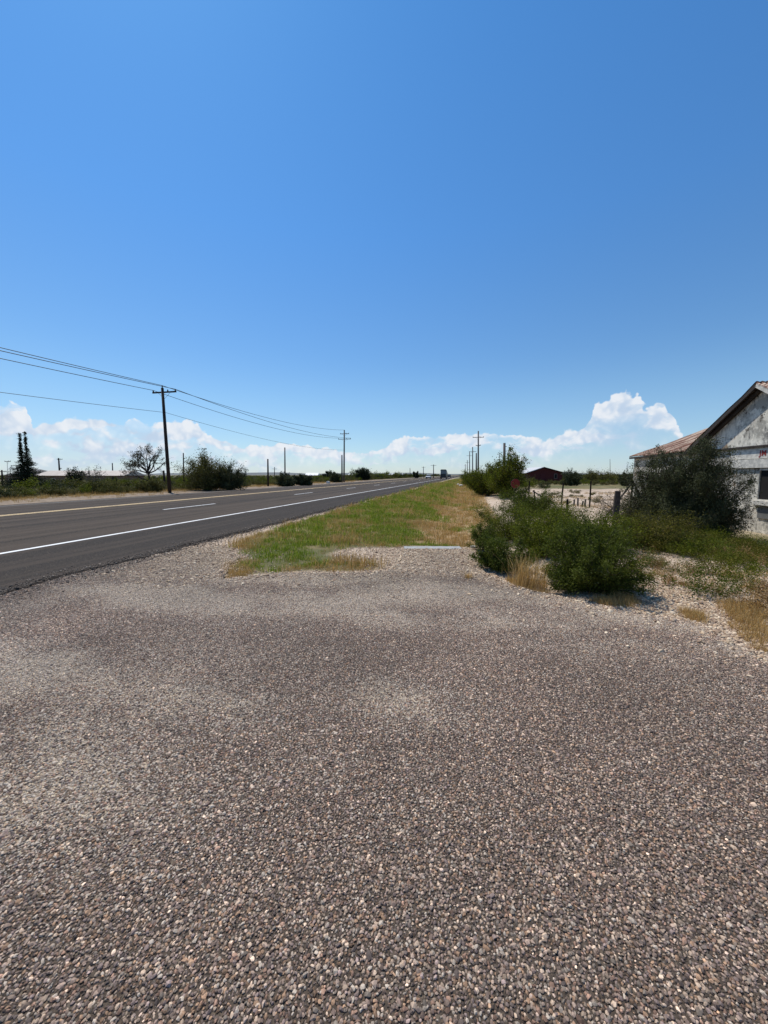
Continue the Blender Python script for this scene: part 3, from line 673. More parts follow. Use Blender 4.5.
p = gph(600, 550); bush('shrub', 'olive bush behind the wooden fence post', 'bush', on(p), .85, .8, M_mesq, .018, asp=.4, nstem=70, nsub=12, nleaf=32, spread=.08, r0=.009, **D)
p = gph(560, 535); bush('shrub', 'wide green bush in the middle of the thicket, below the barn side fence post', 'bush', on(p), 1.2, .85, M_mesq, .02, asp=.35, nstem=54, nsub=11, nleaf=32, spread=.06, r0=.009, **D)
p = gph(530, 515); bush('shrub', 'green bush under the small red sign', 'bush', on(p), 1.4, 1.1, M_green, .024, asp=.4, nstem=60, nsub=12, nleaf=36, spread=.055, r0=.012, **D)
p = gph(484, 550); bush('shrub', 'narrow upright green bush at the right end of the concrete slab', 'bush', on(p), .34, .62, M_green, .014, asp=.35, nstem=36, nsub=10, nleaf=30, spread=.1, r0=.006, low=.3)
p = gph(655, 548); bush('shrub', 'yellow green bush growing in the weeds right of the wooden fence post', 'bush', on(p), 1.0, .75, M_weed, .018, asp=.4, nstem=60, nsub=10, nleaf=32, spread=.08, r0=.008, **D)
p = gph(625, 520); bush('shrub', 'grey tangled leafless bush around the upper part of the wooden fence post', 'bush', on(p), 1.3, 1.1, M_bare, .02, bark=M_bark_pale, nstem=70, nsub=12, nleaf=5, spread=.08, r0=.010, **D)
# mesquites by the fence
def mesq(label, px, d_, Wd, H, n1=34, n2=12, n3=30, leaf=.045, mat=None, name='mesquite_tree', cat='tree', **k):
    p = at(px, 500, d_); t = thing(name, label, cat, on(p), rng.uniform(0, 6))
    mb, L = bush_data(Wd, H, n1, n2, n3, **{**dict(spread=.085, r0=.05, base=.3, dome=.45, jag=.35, low=.35, twl=.34), **k})
    link('crown', leaves_mesh('crown', L, leaf, mat or M_mesq, .45), t); mb.build('trunk', M_bark, t); return t
mesq('large green mesquite rising behind the small red sign', 506, 25, 1.75, 3.3, 60, 14, 36, .042, spread=.06)
mesq('leaning green mesquite left of the red sign beside the brown grass', 485, 28, 1.7, 2.5, 44, 12, 34)
mesq('dark green mesquite at the far end of the fence row next to the road verge', 471, 55, 1.9, 2.4, 24, 10, 26, .07)
mesq('dark low mesquite halfway along the fence row under the nearest right hand pole', 478, 38, 1.6, 2.3, 24, 10, 28, .05)

# dark bush against the building
p = at(689, 535, 10.4)
t = bush('juniper_bush', 'big dark bush leaning against the whitewashed wall under the rusty roof', 'bush', on(p), 1.3, 2.85, M_dark, .024, asp=.35, nstem=150, nsub=16, nleaf=60, spread=.06, r0=.016, base=.3, dome=.55, low=.55, jag=.3, twl=.26)
p = at(655, 520, 11.8)
bush('juniper_bush', 'looser grey green bush at the far end of the whitewashed wall', 'bush', on(p), 1.15, 2.55, M_dark, .024, asp=.35, nstem=110, nsub=14, nleaf=36, spread=.06, r0=.016, base=.2, dome=.45, low=.5, jag=.35)

# left side plants
def lbush(px, ybase, wpx, top, label, mat, leaf, name='shrub', cat='bush', d_=None, **k):
    d0_ = d_ or (F*CAMH/(ybase-475)); p = at(px, ybase, d0_); H = CAMH+(475-top)/F*d0_-hz(p)
    return bush(name, label, cat, on(p), wpx/2*d0_/F, H, mat, leaf, **{**dict(nstem=48, nsub=10, nleaf=28, spread=.085, r0=.03, dome=.35, low=.5, jag=.35), **k})
lbush(207, 489, 62, 455, 'tallest grey green bush on the far shoulder, right of the near utility pole', M_scrub, .06, d_=37, nstem=80, nleaf=34)
lbush(231, 488, 34, 463, 'rounded dark bush touching the right flank of the tallest shoulder bush', M_dark, .06, d_=37)
lbush(94, 490, 34, 466, 'bare pinkish twiggy bush in front of the long pale roof', M_bare, .05, d_=36, bark=M_bark_pale, nleaf=3, nsub=12, nstem=40, r0=.03)
lbush(77, 488, 20, 467, 'dark spiky bush left of the bare twiggy bush', M_ever, .06, d_=38, nleaf=14)
lbush(48, 496, 26, 481, 'dark round bush on the far shoulder below the twin spired evergreen', M_dark, .05, d_=31)
lbush(100, 495, 40, 481, 'wide brown green bush on the far shoulder below the bare twiggy bush', M_scrub, .05, d_=31)
lbush(150, 493, 26, 480, 'low olive bush just left of the near utility pole', M_scrub, .05, d_=33)
lbush(287, 486, 22, 474, 'left one of two dark bushes under the tall bare pole', M_dark, .08, d_=50)
lbush(303, 485, 20, 474, 'right one of two dark bushes under the tall bare pole', M_dark, .08, d_=52)
lbush(335, 482, 14, 473, 'dark bush left of the double crossarm pole', M_dark, .1, d_=75)
lbush(363, 480, 16, 468, 'round dark evergreen right of the double crossarm pole', M_ever, .12, d_=105, name='evergreen_tree', cat='tree', nstem=40, nleaf=34, dome=.3, jag=.12, spread=.12)
lbush(329, 480, 14, 471, 'small dark evergreen left of the double crossarm pole', M_ever, .12, d_=105, name='evergreen_tree', cat='tree', nstem=30, nleaf=30, jag=.3)
lbush(118, 479, 5, 472.5, 'tiny round dark tree above the right end of the long pale roof', M_ever, .14, d_=110, name='evergreen_tree', cat='tree', jag=.1, nstem=16)
lbush(416, 479, 8, 471, 'small dark tree beside the road left of the white car', M_ever, .2, d_=170, name='evergreen_tree', cat='tree', nstem=16)
lbush(625, 486, 14, 473, 'dark bush on the plain behind the red barn to its right', M_dark, .09, d_=60)
lbush(571, 482, 22, 470, 'dark green bush touching the right wall of the red barn', M_dark, .08, d_=58)
lbush(600, 481, 40, 471.5, 'long dark thicket on the plain between the barn and the whitewashed building', M_scrub, .09, d_=80, sx=1.0)

# twin spired evergreen
p = at(27, 488, 42); Hh = CAMH+(475-433)/F*42-hz(p)
t = thing('evergreen_tree', 'dark dead-looking evergreen with two thin spires standing in front of the long pale roof', 'tree', on(p), YAW)
mb = MB(); L = []
for sx_, top_ in ((-.28, Hh*.97), (.3, Hh)):
    tr = np.array([(sx_*.3, 0, 0), (sx_*.8, .05, top_*.3), (sx_*1.1, 0, top_*.65), (sx_*1.0, .03, top_)]); mb.tube(tr, [.12, .08, .05, .012], 6)
    for k_ in range(330):
        f_ = rng.random()**1.5; z = top_*(.06+.94*f_); i0 = min(int(f_*3), 2); c0 = tr[i0]+(tr[i0+1]-tr[i0])*(f_*3-i0); c0 = np.array([c0[0], c0[1], z])
        ln = (2.5*(1-f_)**2.7+.13)*rng.uniform(.55, 1.15); a = rng.uniform(0, 6.283)
        e_ = c0+np.array([math.cos(a), math.sin(a), rng.uniform(-.1, .25)])*ln; mb.tube([c0, (c0+e_)/2+np.array([0, 0, .03]), e_], [.014, .009, .005], 3, False)
        nn = int(10+34*ln); tt = rng.random(nn)[:, None]; L.append(c0+(e_-c0)*tt+rng.normal(0, .05, (nn, 3)))
link('crown', leaves_mesh('crown', np.concatenate(L), .065, M_ever, .35), t); mb.build('trunk', M_bark, t)

# sparse leaning tree
d_ = 40.; p = at(150, 487, d_); t = thing('mesquite_tree', 'sparse half-bare tree with forked trunk left of the near utility pole', 'tree', on(p), YAW)
mb = MB(); L = []; k1 = d_/F
def br(a, dirv, ln, r, lv):
    a = np.array(a, float); dirv = unit(np.array(dirv, float)); e_ = a+dirv*ln; mid = (a+e_)/2+rng.normal(0, ln*.1, 3)
    pts_ = bez(a, mid, e_, 5); mb.tube(pts_, np.linspace(r, r*.55, 5), 5 if lv < 2 else 3, False)
    if lv >= 2:
        nn = 17; tt = rng.uniform(.2, 1.1, nn)[:, None]
        if e_[0] < .8 or rng.random() < .35: L.append(a+(e_-a)*tt+rng.normal(0, .09, (nn, 3)))
    if lv < 4:
        for _ in range(3 if lv < 3 else 2):
            st_ = pts_[rng.integers(2, 5)]; br(st_, dirv+rng.normal(0, .55, 3)+np.array([0, 0, -.02 if lv > 1 else .1]), ln*rng.uniform(.55, .8), r*.5, lv+1)
br((0, 0, 0), (-.05, 0, 1), 1.9, .13, 0)
br((.05, 0, .9), (.75, 0, -.75), 1.1, .1, 5)
for dv in ((-1.0, .1, .75), (-.7, -.4, .9), (-.15, .2, 1), (.55, 0, .8), (-1, 0, .25), (.9, .2, .55), (-.5, .5, .5)): br((-.1, 0, 1.7), dv, 1.35, .08, 1)
link('crown', leaves_mesh('crown', np.concatenate(L), .055, M_bare, .5), t); mb.build('trunk', M_bark, t)

# ------------------------------------------------------------------ utility poles and wires
def pole(px, base_y, top_px, top_y, label, rad, arms=(), d_=None, mat=None, group=None, extra=None, name='utility_pole', cat='utility pole', xr=None):
    mat = mat or M_pole
    d0_ = d_ if d_ else F*CAMH/(base_y-475)
    bp_ = at(px, 480, d0_); bz = hz(bp_); bpt = Vector((bp_.x, bp_.y, bz)); tp = at(top_px, top_y, d0_)-bpt
    t = thing(name, label, cat, bpt, 0, group)
    MB().tube([(0, 0, -.05), tp*.5, tp], [rad, rad*.85, rad*.7], 10).build('post', mat, t, smooth=True)
    for (f_, half) in arms:                     # crossarms across the road direction, with insulators
        c_ = tp*f_
        a_ = MB().box((c_.x, c_.y+rad+.03, c_.z), (2*half, .09, .11)); ao = a_.build('crossarm', mat, t)
        MB().tube([(c_.x-half*.5, c_.y+rad+.03, c_.z-.05), (c_.x, c_.y+rad, c_.z-.55)], .012, 4).tube([(c_.x+half*.5, c_.y+rad+.03, c_.z-.05), (c_.x, c_.y+rad, c_.z-.55)], .012, 4).build('brace', M_iron, t)
        for sx_ in (-.94, .94, .3):
            MB().tube([(c_.x+sx_*half, c_.y+rad+.03, c_.z+.05), (c_.x+sx_*half, c_.y+rad+.03, c_.z+.10), (c_.x+sx_*half, c_.y+rad+.03, c_.z+.2)], [.03, .06, .035], 8).build('insulator', M_ins, t)
    return t, bpt, tp
t1, b1, tp1 = pole(169, 493, 162.3, 388, 'tall dark near utility pole with one crossarm standing on the far shoulder', .15, [(.965, 1.15)], d_=31.7, mat=M_pole)
MB().tube([tp1, tp1+Vector((0, 0, .22))], [.05, .03], 8).build('insulator', M_ins, t1)
t2, b2, tp2 = pole(344, 481, 344.3, 430, 'tall utility pole with two crossarms farther along the left side of the road', .17, [(.93, .95), (.83, 1.35)], d_=77, mat=M_polegrey)
pole(342, 481, 341.9, 455, 'pale grey stub pole strapped beside the double crossarm pole', .17, d_=76, mat=M_polegrey, name='pole', cat='pole')
pole(183.5, 488, 183.3, 453, 'plain dark pole behind the tallest shoulder bush', .08, d_=41, name='pole', cat='pole')
pole(268, 486, 267.8, 459, 'short dark post rising left of the tall bare pole', .13, d_=50, name='pole', cat='pole')
pole(285, 484, 284.8, 447.5, 'tall bare pole without crossarm above two dark bushes', .13, d_=62, name='pole', cat='pole', mat=M_polegrey)
pole(164.5, 486, 163.6, 470.5, 'short dead stump between the sparse tree and the near utility pole', .13, d_=41, name='pole', cat='post')
pole(204.5, 480, 204, 448, 'thin mast poking out above the tallest shoulder bush', .05, [(.97, .5)], d_=75, name='pole', cat='mast', mat=M_polegrey)
pole(60, 479, 58.6, 458, 'dark pole leaning left behind the long pale roof', .22, [(.95, .9), (.6, .4)], d_=100)
pole(274.5, 478, 274.5, 467, 'tiny distant pole between the short dark post and the tall bare pole', .2, [(.85, 1.2)], d_=180)
pole(433.6, 478, 433.5, 464.5, 'distant pole right of the white car', .22, [(.93, 1.2)], d_=170, mat=M_polegrey)
pole(423.4, 477, 423.4, 466.5, 'distant pole left of the white car', .22, [(.93, 1.2)], d_=220, mat=M_polegrey)
pole(410, 477, 410, 468, 'faintest distant pole above the far left roadside trees', .24, d_=260, mat=M_polegrey)
pole(2, 480, 1.8, 470, 'dark pole with a crossarm at the left edge of the picture', .2, [(.9, 1.0)], d_=85)
pole(7.2, 480, 7.2, 461, 'thin antenna mast beside the grey hipped roof', .04, [(.98, .8)], d_=80, name='pole', cat='mast', mat=M_polegrey)
pole(610, 478, 610, 459, 'thin lattice mast far away on the plain left of the whitewashed building', .28, d_=420, name='pole', cat='mast', mat=M_polegrey)
pole(113, 478, 112.3, 463, 'thin tapering mast above the right end of the long pale roof', .22, d_=130, name='pole', cat='mast', mat=M_polegrey)
# right hand row
pole(478.3, 482, 478.3, 431, 'nearest and tallest pole of the row on the right side of the road', .19, [(.88, 1.15), (.72, .5)], d_=80, mat=M_polegrey)
pole(476.3, 482, 476.3, 453, 'stub pole directly left of the nearest right hand pole', .2, d_=86, mat=M_polegrey, name='pole', cat='pole')
pole(472.6, 480, 472.6, 447, 'second pole of the row on the right side of the road', .2, [(.86, 1.15)], d_=122, mat=M_polegrey)
pole(469.6, 479, 469.6, 452, 'third pole of the row on the right side of the road', .22, [(.86, 1.2)], d_=162, mat=M_polegrey)
pole(467.3, 478, 467.3, 460, 'fourth pole of the row on the right side of the road', .24, [(.86, 1.2)], d_=225, mat=M_polegrey)
pole(465.3, 477.5, 465.3, 464, 'fifth and farthest pole of the row on the right side of the road', .26, [(.86, 1.2)], d_=310, mat=M_polegrey)
pole(504.6, 492, 504.4, 443, 'plain dark pole rising out of the large green mesquite', .15, d_=34, name='pole', cat='pole', mat=M_polegrey)

def wire(name, label, pts_, sag, r, cat='wire'):
    mb = MB(); P_ = []
    for (a, c_), s_ in zip(zip(pts_[:-1], pts_[1:]), sag):
        for k_ in range(24 if c_ is not pts_[-1] else 25):
            f_ = k_/24; q_ = a.lerp(c_, f_); P_.append((q_.x, q_.y, q_.z-4*s_*f_*(1-f_)))
    mb.tube(P_, r, 5); return tag(mb.build(name, M_wire, smooth=True), label, cat)
T1 = b1+tp1; arm1 = b1+tp1*.965+Vector((0, .18, .2)); arm2 = b2+tp2*.83+Vector((0, .2, .2)); arm2b = b2+tp2*.93+Vector((0, .2, .2))
def back(px, py, off): # hit the span plane x = const at the frame's left edge, then extend behind the camera
    r = ray(px, py); t_ = (b1.x+off)/r.x; return Vector((r.x*t_, r.y*t_, CAMH+r.z*t_))
span = b2.y-b1.y
def prev_end(a, py, off, sag):
    e_ = back(0, py, off); L_ = span; f_ = (a.y-e_.y)/L_
    # height on the far (hidden) end so that the sagging wire passes through e_
    z0 = (e_.z+4*sag*f_*(1-f_)-a.z*(1-f_))/f_; return Vector((a.x, a.y-L_, z0))
for nm, a, c_, py, off in (('top', T1+Vector((0, 0, .2)), b2+tp2+Vector((0, 0, .0)), 347, 0), ('right', arm1+Vector((1.08, 0, 0)), arm2+Vector((1.25, 0, 0)), 350, 1.1), ('left', arm1+Vector((-1.08, 0, 0)), arm2+Vector((-1.25, 0, 0)), 358, -1.1)):
    wire('power_line', {'top': 'uppermost power wire running over the top of the near utility pole', 'right': 'power wire on the road side end of the near pole crossarm', 'left': 'power wire on the field side end of the near pole crossarm'}[nm], [prev_end(a, py, off, .35), a, c_], [.35, .9], .021)
a = b1+tp1*.77+Vector((.16, 0, 0)); wire('power_line', 'lowest thin wire attached three quarters up the near utility pole', [prev_end(a, 392, .16, .4), a, b2+tp2*.62], [.4, .8], .014)

# ------------------------------------------------------------------ fence
def post(px, ybase, ytop, label, d_, r, mat, wood=False, lean=0, group=None):
    bp_ = at(px, 490, d_); bz = hz(bp_); z1 = at(px, ytop, d_).z-bz
    if wood:
        mb = MB(); pts_ = [(0, 0, -.1), (lean*.3, 0, z1*.4), (lean*.8, .01, z1*.8), (lean, 0, z1)]
        mb.tube(pts_, [r, r*.92, r*.95, r*.8], 9)
    else:
        mb = MB(); mb.box((lean/2, 0, z1/2-.05), (.075, .01, z1+.1), M=Matrix.Rotation(math.atan2(lean, z1), 3, 'Y')).box((lean/2, .02, z1/2-.05), (.01, .05, z1+.1), M=Matrix.Rotation(math.atan2(lean, z1), 3, 'Y'))
        for k_ in range(8): mb.box((lean*(k_+.5)/8, -.009, z1*(k_+.5)/8), (.02, .012, .02))
    o = mb.build('fence_post', mat, None, (bp_.x, bp_.y, bz), smooth=False); tag(o, label, 'fence post', group); return o, Vector((bp_.x, bp_.y, bz)), z1
M_fw = simple('weathered_fence_wood', (.085, .065, .05), .95, .5, 14, .6)
fp = {}
fp['a'] = post(617, 545, 491, 'thick weathered wooden fence post among bushes, nearest the driveway', 8.9, .075, M_fw, True, .02)
fp['b'] = post(568, 522, 499, 'dark iron fence post sticking out behind the largest dark green bush', 13.4, .03, M_iron)
fp['c'] = post(529, 504, 481, 'dark iron fence post right of the small red sign', 21.5, .03, M_iron)
fp['d'] = post(562, 503, 483, 'dark iron fence post in front of the red barn', 20.5, .03, M_iron, lean=.05)
fp['e'] = post(590.5, 503, 481, 'dark iron fence post alone on the pale ground right of the barn', 19.5, .03, M_iron)
fp['f'] = post(632, 503, 481, 'iron fence post with a slanting pipe at the far corner of the whitewashed building', 17.5, .035, M_iron)
fp['g'] = post(509, 492, 486, 'pale short post just left of the red sign', 26, .03, M_polegrey)
fp['h'] = post(536, 500, 490, 'short leaning dark stub at the foot of the diagonal brace', 20, .03, M_iron, lean=-.1)
def pipe(a, c_, label, r=.038):
    o = MB().tube([a, (a+c_)/2+Vector((0, 0, -.01)), c_], r, 7).build('pipe_brace', M_iron); return tag(o, label, 'pipe')
pipe(at(533, 491, 21), Vector((*at(556, 500, 18.5).to_2d(), hz(at(556, 500, 18.5))+.02)), 'thin rusty diagonal brace pipe right of the small red sign')
pipe(at(631, 484, 17.3), Vector((*at(608, 500, 15.5).to_2d(), hz(at(608, 500, 15.5))+.02)), 'rusty diagonal pipe leaning on the post at the building corner')
def fwire(a, c_, za, zc, label, sag=.06):
    pa = fp[a][1]+Vector((0, 0, za)); pc = fp[c_][1]+Vector((0, 0, zc)); P_ = [tuple(pa.lerp(pc, k_/12)-Vector((0, 0, 4*sag*(k_/12)*(1-k_/12)))) for k_ in range(13)]
    tag(MB().tube(P_, .0045, 4).build('fence_wire', M_iron), label, 'wire')
fwire('a', 'b', .95, .75, 'upper barbed wire between the wooden post and the next iron post'); fwire('a', 'b', .6, .45, 'lower barbed wire between the wooden post and the next iron post')
fwire('b', 'c', .75, .9, 'sagging wire between the second and third posts of the driveway fence'); fwire('e', 'f', .9, .9, 'upper wire between the lone iron post and the building corner post'); fwire('d', 'e', .9, .9, 'upper wire between the barn side post and the lone iron post')
# little weathered stubs near the barn-side post
for i, (px, h_) in enumerate(((574, .35), (578, .45), (582, .3), (585, .4))):
    p = at(px, 500, 20.3); tag(MB().tube([(0, 0, -.05), (rng.normal(0, .04), 0, h_)], [.05, .045], 7).build('wood_stub', M_polegrey, None, on(p)), 'short grey stub among the cluster right of the barn side fence post', 'stub', 'grey stubs in front of the barn')

post(66, 493, 478, 'dark fence post in the scrub below the right end of the grey hipped roof', 34, .03, M_iron)
post(38.5, 494, 479, 'dark fence post in the scrub just right of the twin spired evergreen', 33, .03, M_iron)
post(117, 490, 478, 'dark fence post in the scrub left of the sparse half-bare tree', 36, .03, M_iron)
# red sign
M_red = simple('faded_red_sign_paint', (.17, .012, .01), .55, .3, 5)
M_signback = simple('sign_edge_metal', (.22, .21, .2), .5)
p = at(515, 495, 22); bz = hz(p); zc = at(515, 483.6, 22).z-bz
t = thing('road_sign', 'small dark red octagonal sign on a dark post in front of the mesquite', 'sign', (p.x, p.y, bz), YAW+.1)
MB().box((0, .03, zc/2+.05), (.06, .04, zc+.1)).build('post', M_iron, t)
oc = [(0.29*math.cos(R(22.5+45*k_)), zc+0.29*math.sin(R(22.5+45*k_))) for k_ in range(8)]
MB().prism(oc, 'y', -.004, .004).build('sign_face', M_red, t)
oc2 = [(0.298*math.cos(R(22.5+45*k_)), zc+0.298*math.sin(R(22.5+45*k_))) for k_ in range(8)]
MB().prism(oc2, 'y', .0045, .009).build('backing_plate', M_signback, t)

# ------------------------------------------------------------------ concrete culvert end + rocks
M_conc = simple('pale_concrete', (.40, .40, .38), .8, .35, 7, .3)
a, c_ = gp(404, 548), gp(462, 548); mid = (a+c_)/2; L_ = (c_-a).length; ang = math.atan2(c_.y-a.y, c_.x-a.x)
t = thing('culvert_headwall', 'flat pale concrete slab at the edge of the gravel above the grassy ditch', 'concrete slab', (mid.x, mid.y, 0), ang)
mb = MB(); mb.box((0, .09, -.085), (L_, .26, .16), taper=.985); mb.build('slab', M_conc, t)
mb = MB(); mb.box((.1, .25, -.14), (L_*.8, .12, .2)); mb.build('apron', M_conc, t)
M_rock = simple('white_limestone', (.62, .58, .52), .9, .25, 5, .5)
def rock(px, py, r_, label, d_=None):
    p = gph(px, py) if d_ is None else at(px, py, d_); me_ = stone_mesh(M_rock, .7, 2); me_.name = 'rock'
    o = link('rock', me_, None, on(p, r_*.3), (0, 0, rng.uniform(0, 6))); o.scale = (r_, r_, r_); tag(o, label, 'rock')
rock(472.5, 548, .075, 'white rock at the right end of the concrete slab'); rock(461, 484, .45, 'large pale rock on the grass verge near the mesquite row', 52); rock(458, 482, .32, 'smaller pale rock farther along the grass verge', 58)
rock(603, 583, .05, 'small white rock at the right foot of the largest green bush'); rock(697, 548, .06, 'small white rock in the weeds before the whitewashed building')
rock(309, 483, .5, 'pale rock pile on the far shoulder right of the two dark bushes', 57); rock(328, 482, .5, 'pale rock on the far shoulder left of the double crossarm pole', 66)

# ------------------------------------------------------------------ old whitewashed building (local x: away from road, y: along it)
BA = YAW-R(8.0); BX, BY, BZ = 9.6, 15.7, -.24
rb = Matrix.Rotation(BA, 3, 'Z'); o0 = rb @ Vector((BX, BY, 0)); Bt = thing('whitewashed_building', 'abandoned whitewashed building with a gable and a rusty corrugated roof', 'building', (o0.x, o0.y, BZ), BA)
EH, RH = 2.38-BZ, 4.17-BZ; YF, YN, YR, YE = 19.95-BY, 0.0, 12.8-BY, 9.9-BY; YB = 7.0-BY; DEP = 9.2; HALF = 4.6
m, q, bs = newmat('peeling_whitewash'); co = q.n('ShaderNodeTexCoord').outputs['Object']
n1_ = q.noise(co, .9, 7, .65); n2_ = q.noise(co, 3.2, 9, .72)
st1 = q.noise(q.vm('MULTIPLY', co, (2, 2, .5)), 1.5, 8, .75)
c = q.mix(q.sstep(n1_, .44, .54), (.62, .58, .49), (.33, .31, .265))
c = q.mix(q.sstep(st1, .50, .60), c, (.20, .19, .17)); c = q.mix(q.m('MULTIPLY', q.sstep(n2_, .50, .60), .7), c, (.78, .73, .62)); c = q.mix(q.sstep(q.noise(co, 2.3, 9, .75), .57, .61), c, (.10, .085, .07))
c = q.mix(q.sstep(q.noise(co, 1.6, 6, .7), .58, .64), c, (.26, .19, .13))
q.put(bs.inputs['Base Color'], c); bs.inputs['Roughness'].default_value = .95
bp = q.n('ShaderNodeBump'); bp.inputs['Strength'].default_value = .7; bp.inputs['Distance'].default_value = .03; q.put(bp.inputs['Height'], n2_); q.put(bs.inputs['Normal'], bp.outputs[0]); M_wall = m
m, q, bs = newmat('rusted_roof_iron'); co = q.n('ShaderNodeTexCoord').outputs['Object']
r1 = q.noise(q.vm('MULTIPLY', co, (.35, 7, .35)), 1.3, 6, .7); r2 = q.noise(co, 9, 6, .7)
c = q.mix(q.sstep(r1, .42, .53), (.52, .40, .30), (.14, .052, .027)); c = q.mix(q.sstep(r2, .5, .75), c, (.13, .05, .035))
q.put(bs.inputs['Base Color'], c); bs.inputs['Roughness'].default_value = .6; bs.inputs['Metallic'].default_value = .15; M_roof = m
M_wood = simple('old_dark_wood', (.05, .04, .035), .9, .4, 8, .4)
M_pw = simple('peeling_white_board', (.72, .68, .59), .85, .45, 7, .3, col2=(.40, .385, .35))
M_int = simple('dark_interior', (.012, .011, .010), .95)  # near-black colour standing in for the shade inside openings
# road-side wall with window openings, 0.3 thick, from x=0 to x=.3
wy0, wy1, wz0, wz1 = 11.45-BY, 12.68-BY, .95, 1.92
oy0, oy1, oz0, oz1 = 16.6-BY, 18.2-BY, .7, 1.75        # opening under the rusty roof
mb = MB()
def wall_seg(y0, y1, z0, z1): mb.prism([(y0, z0), (y1, z0), (y1, z1), (y0, z1)], 'x', 0, .3)
mb.prism([(YB, -.3), (wy0, -.3), (wy0, EH), (YB, EH)], 'x', 0, .3); wall_seg(wy0, wy1, -.3, wz0); wall_seg(wy0, wy1, wz1, EH); wall_seg(wy1, oy0, -.3, EH)
wall_seg(oy0, oy1, -.3, oz0); wall_seg(oy0, oy1, oz1, EH); wall_seg(oy1, YF, -.3, EH)
mb.prism([(YE, EH), (YN, EH), (YR, RH-.06)], 'x', 0, .3)
mb.prism([(.3, -.3), (DEP, -.3), (DEP, EH), (HALF, RH-.1), (.3, EH)], 'y', YF-.3, YF); mb.prism([(.3, -.3), (DEP, -.3), (DEP, EH), (HALF, RH-.1), (.3, EH)], 'y', YB, YB+.3)
mb.box((DEP-.15, (YF+YB)/2, EH/2-.15), (.3, YF-YB-.6, EH+.3)); mb.build('wall', M_wall, Bt)
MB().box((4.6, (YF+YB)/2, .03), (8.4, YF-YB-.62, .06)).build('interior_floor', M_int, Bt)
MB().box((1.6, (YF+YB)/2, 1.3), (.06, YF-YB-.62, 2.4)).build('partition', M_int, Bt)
# main roof: corrugated slopes
def corrug(p00, p10, p01, p11, n, amp, name, parent, th=.02):
    """sheet between eave edge p00->p10 and ridge edge p01->p11, corrugated along the edge direction"""
    P0, P1, Q0, Q1 = [np.array(v, float) for v in (p00, p10, p01, p11)]; N = unit(np.cross(P1-P0, Q0-P0)); N = N if N[2] > 0 else -N
    s_ = np.linspace(0, 1, n*4+1)[:, None]; off = amp*np.sin(s_*n*2*np.pi)*N
    rows = []
    for f_ in np.linspace(0, 1, 7): rows.append((P0+(P1-P0)*s_)*(1-f_)+(Q0+(Q1-Q0)*s_)*f_+off+N*(rng.normal(0, .012)+.015*np.sin(s_*9+f_*5)))
    rows = rows+[r_-N*th for r_ in rows[::-1]]
    m_ = len(s_); V_ = np.concatenate(rows); R_ = len(rows); k_ = np.arange(m_-1); fs_ = np.concatenate([np.stack([r_*m_+k_, r_*m_+k_+1, ((r_+1) % R_)*m_+k_+1, ((r_+1) % R_)*m_+k_], -1) for r_ in range(R_)])
    me_ = mesh_np(name, V_, [fs_], M_roof); bm = bmesh.new(); bm.from_mesh(me_); bmesh.ops.recalc_face_normals(bm, faces=bm.faces); bm.to_mesh(me_); bm.free()
    return link(name, me_, parent)
ov = .16; dz0 = ov*(RH-EH)/HALF
corrug((-ov, YN+.02, EH-dz0+.07), (-ov, YF+ov, EH-dz0+.07), (HALF, YN+.02, RH+.07), (HALF, YF+ov, RH+.07), 36, .018, 'roof', Bt)
corrug((-ov, YB-ov, EH-dz0+.07), (-ov, YE-.02, EH-dz0+.07), (HALF, YB-ov, RH+.07), (HALF, YE-.02, RH+.07), 20, .018, 'roof', Bt)
corrug((DEP+ov, YB-ov, EH-dz0+.07), (DEP+ov, YF+ov, EH-dz0+.07), (HALF, YB-ov, RH+.07), (HALF, YF+ov, RH+.07), 80, .018, 'roof', Bt)
go_ = .25                                        # gable overhang
corrug((-go_, YN+.12, EH-.0), (HALF, YN+.12, EH-.0), (-go_, YR, RH+.085), (HALF, YR, RH+.085), 34, .018, 'gable_roof', Bt)
corrug((-go_, YE-.12, EH-.0), (HALF, YE-.12, EH-.0), (-go_, YR, RH+.085), (HALF, YR, RH+.085), 34, .018, 'gable_roof', Bt)
# rafters/fascia under rakes, eave board
def beam(a, c_, w, h_, name, mat):
    a, c_ = Vector(a), Vector(c_); d_ = c_-a; L2 = d_.length; an = math.atan2(d_.z, d_.y)
    mbb = MB().box((0, 0, 0), (w, L2, h_), M=Matrix.Rotation(an, 3, 'X')); mbb.v[0] += np.array((a+c_)/2); return mbb.build(name, mat, Bt)
beam((-go_+.03, YN+.10, EH-.09), (-go_+.03, YR, RH-.02), .05, .12, 'rake_board', M_wood); beam((-go_+.03, YE-.10, EH-.09), (-go_+.03, YR, RH-.02), .05, .12, 'rake_board', M_pw)
beam((-.06, YN+.08, EH-.12), (-.06, YR, RH-.1), .09, .12, 'rafter', M_wood); beam((-.06, YE-.08, EH-.12), (-.06, YR, RH-.1), .09, .12, 'rafter', M_wood)
beam((-ov+.02, YN+.14, EH-dz0), (-ov+.02, YF+ov, EH-dz0), .04, .09, 'eave_board', M_wood)
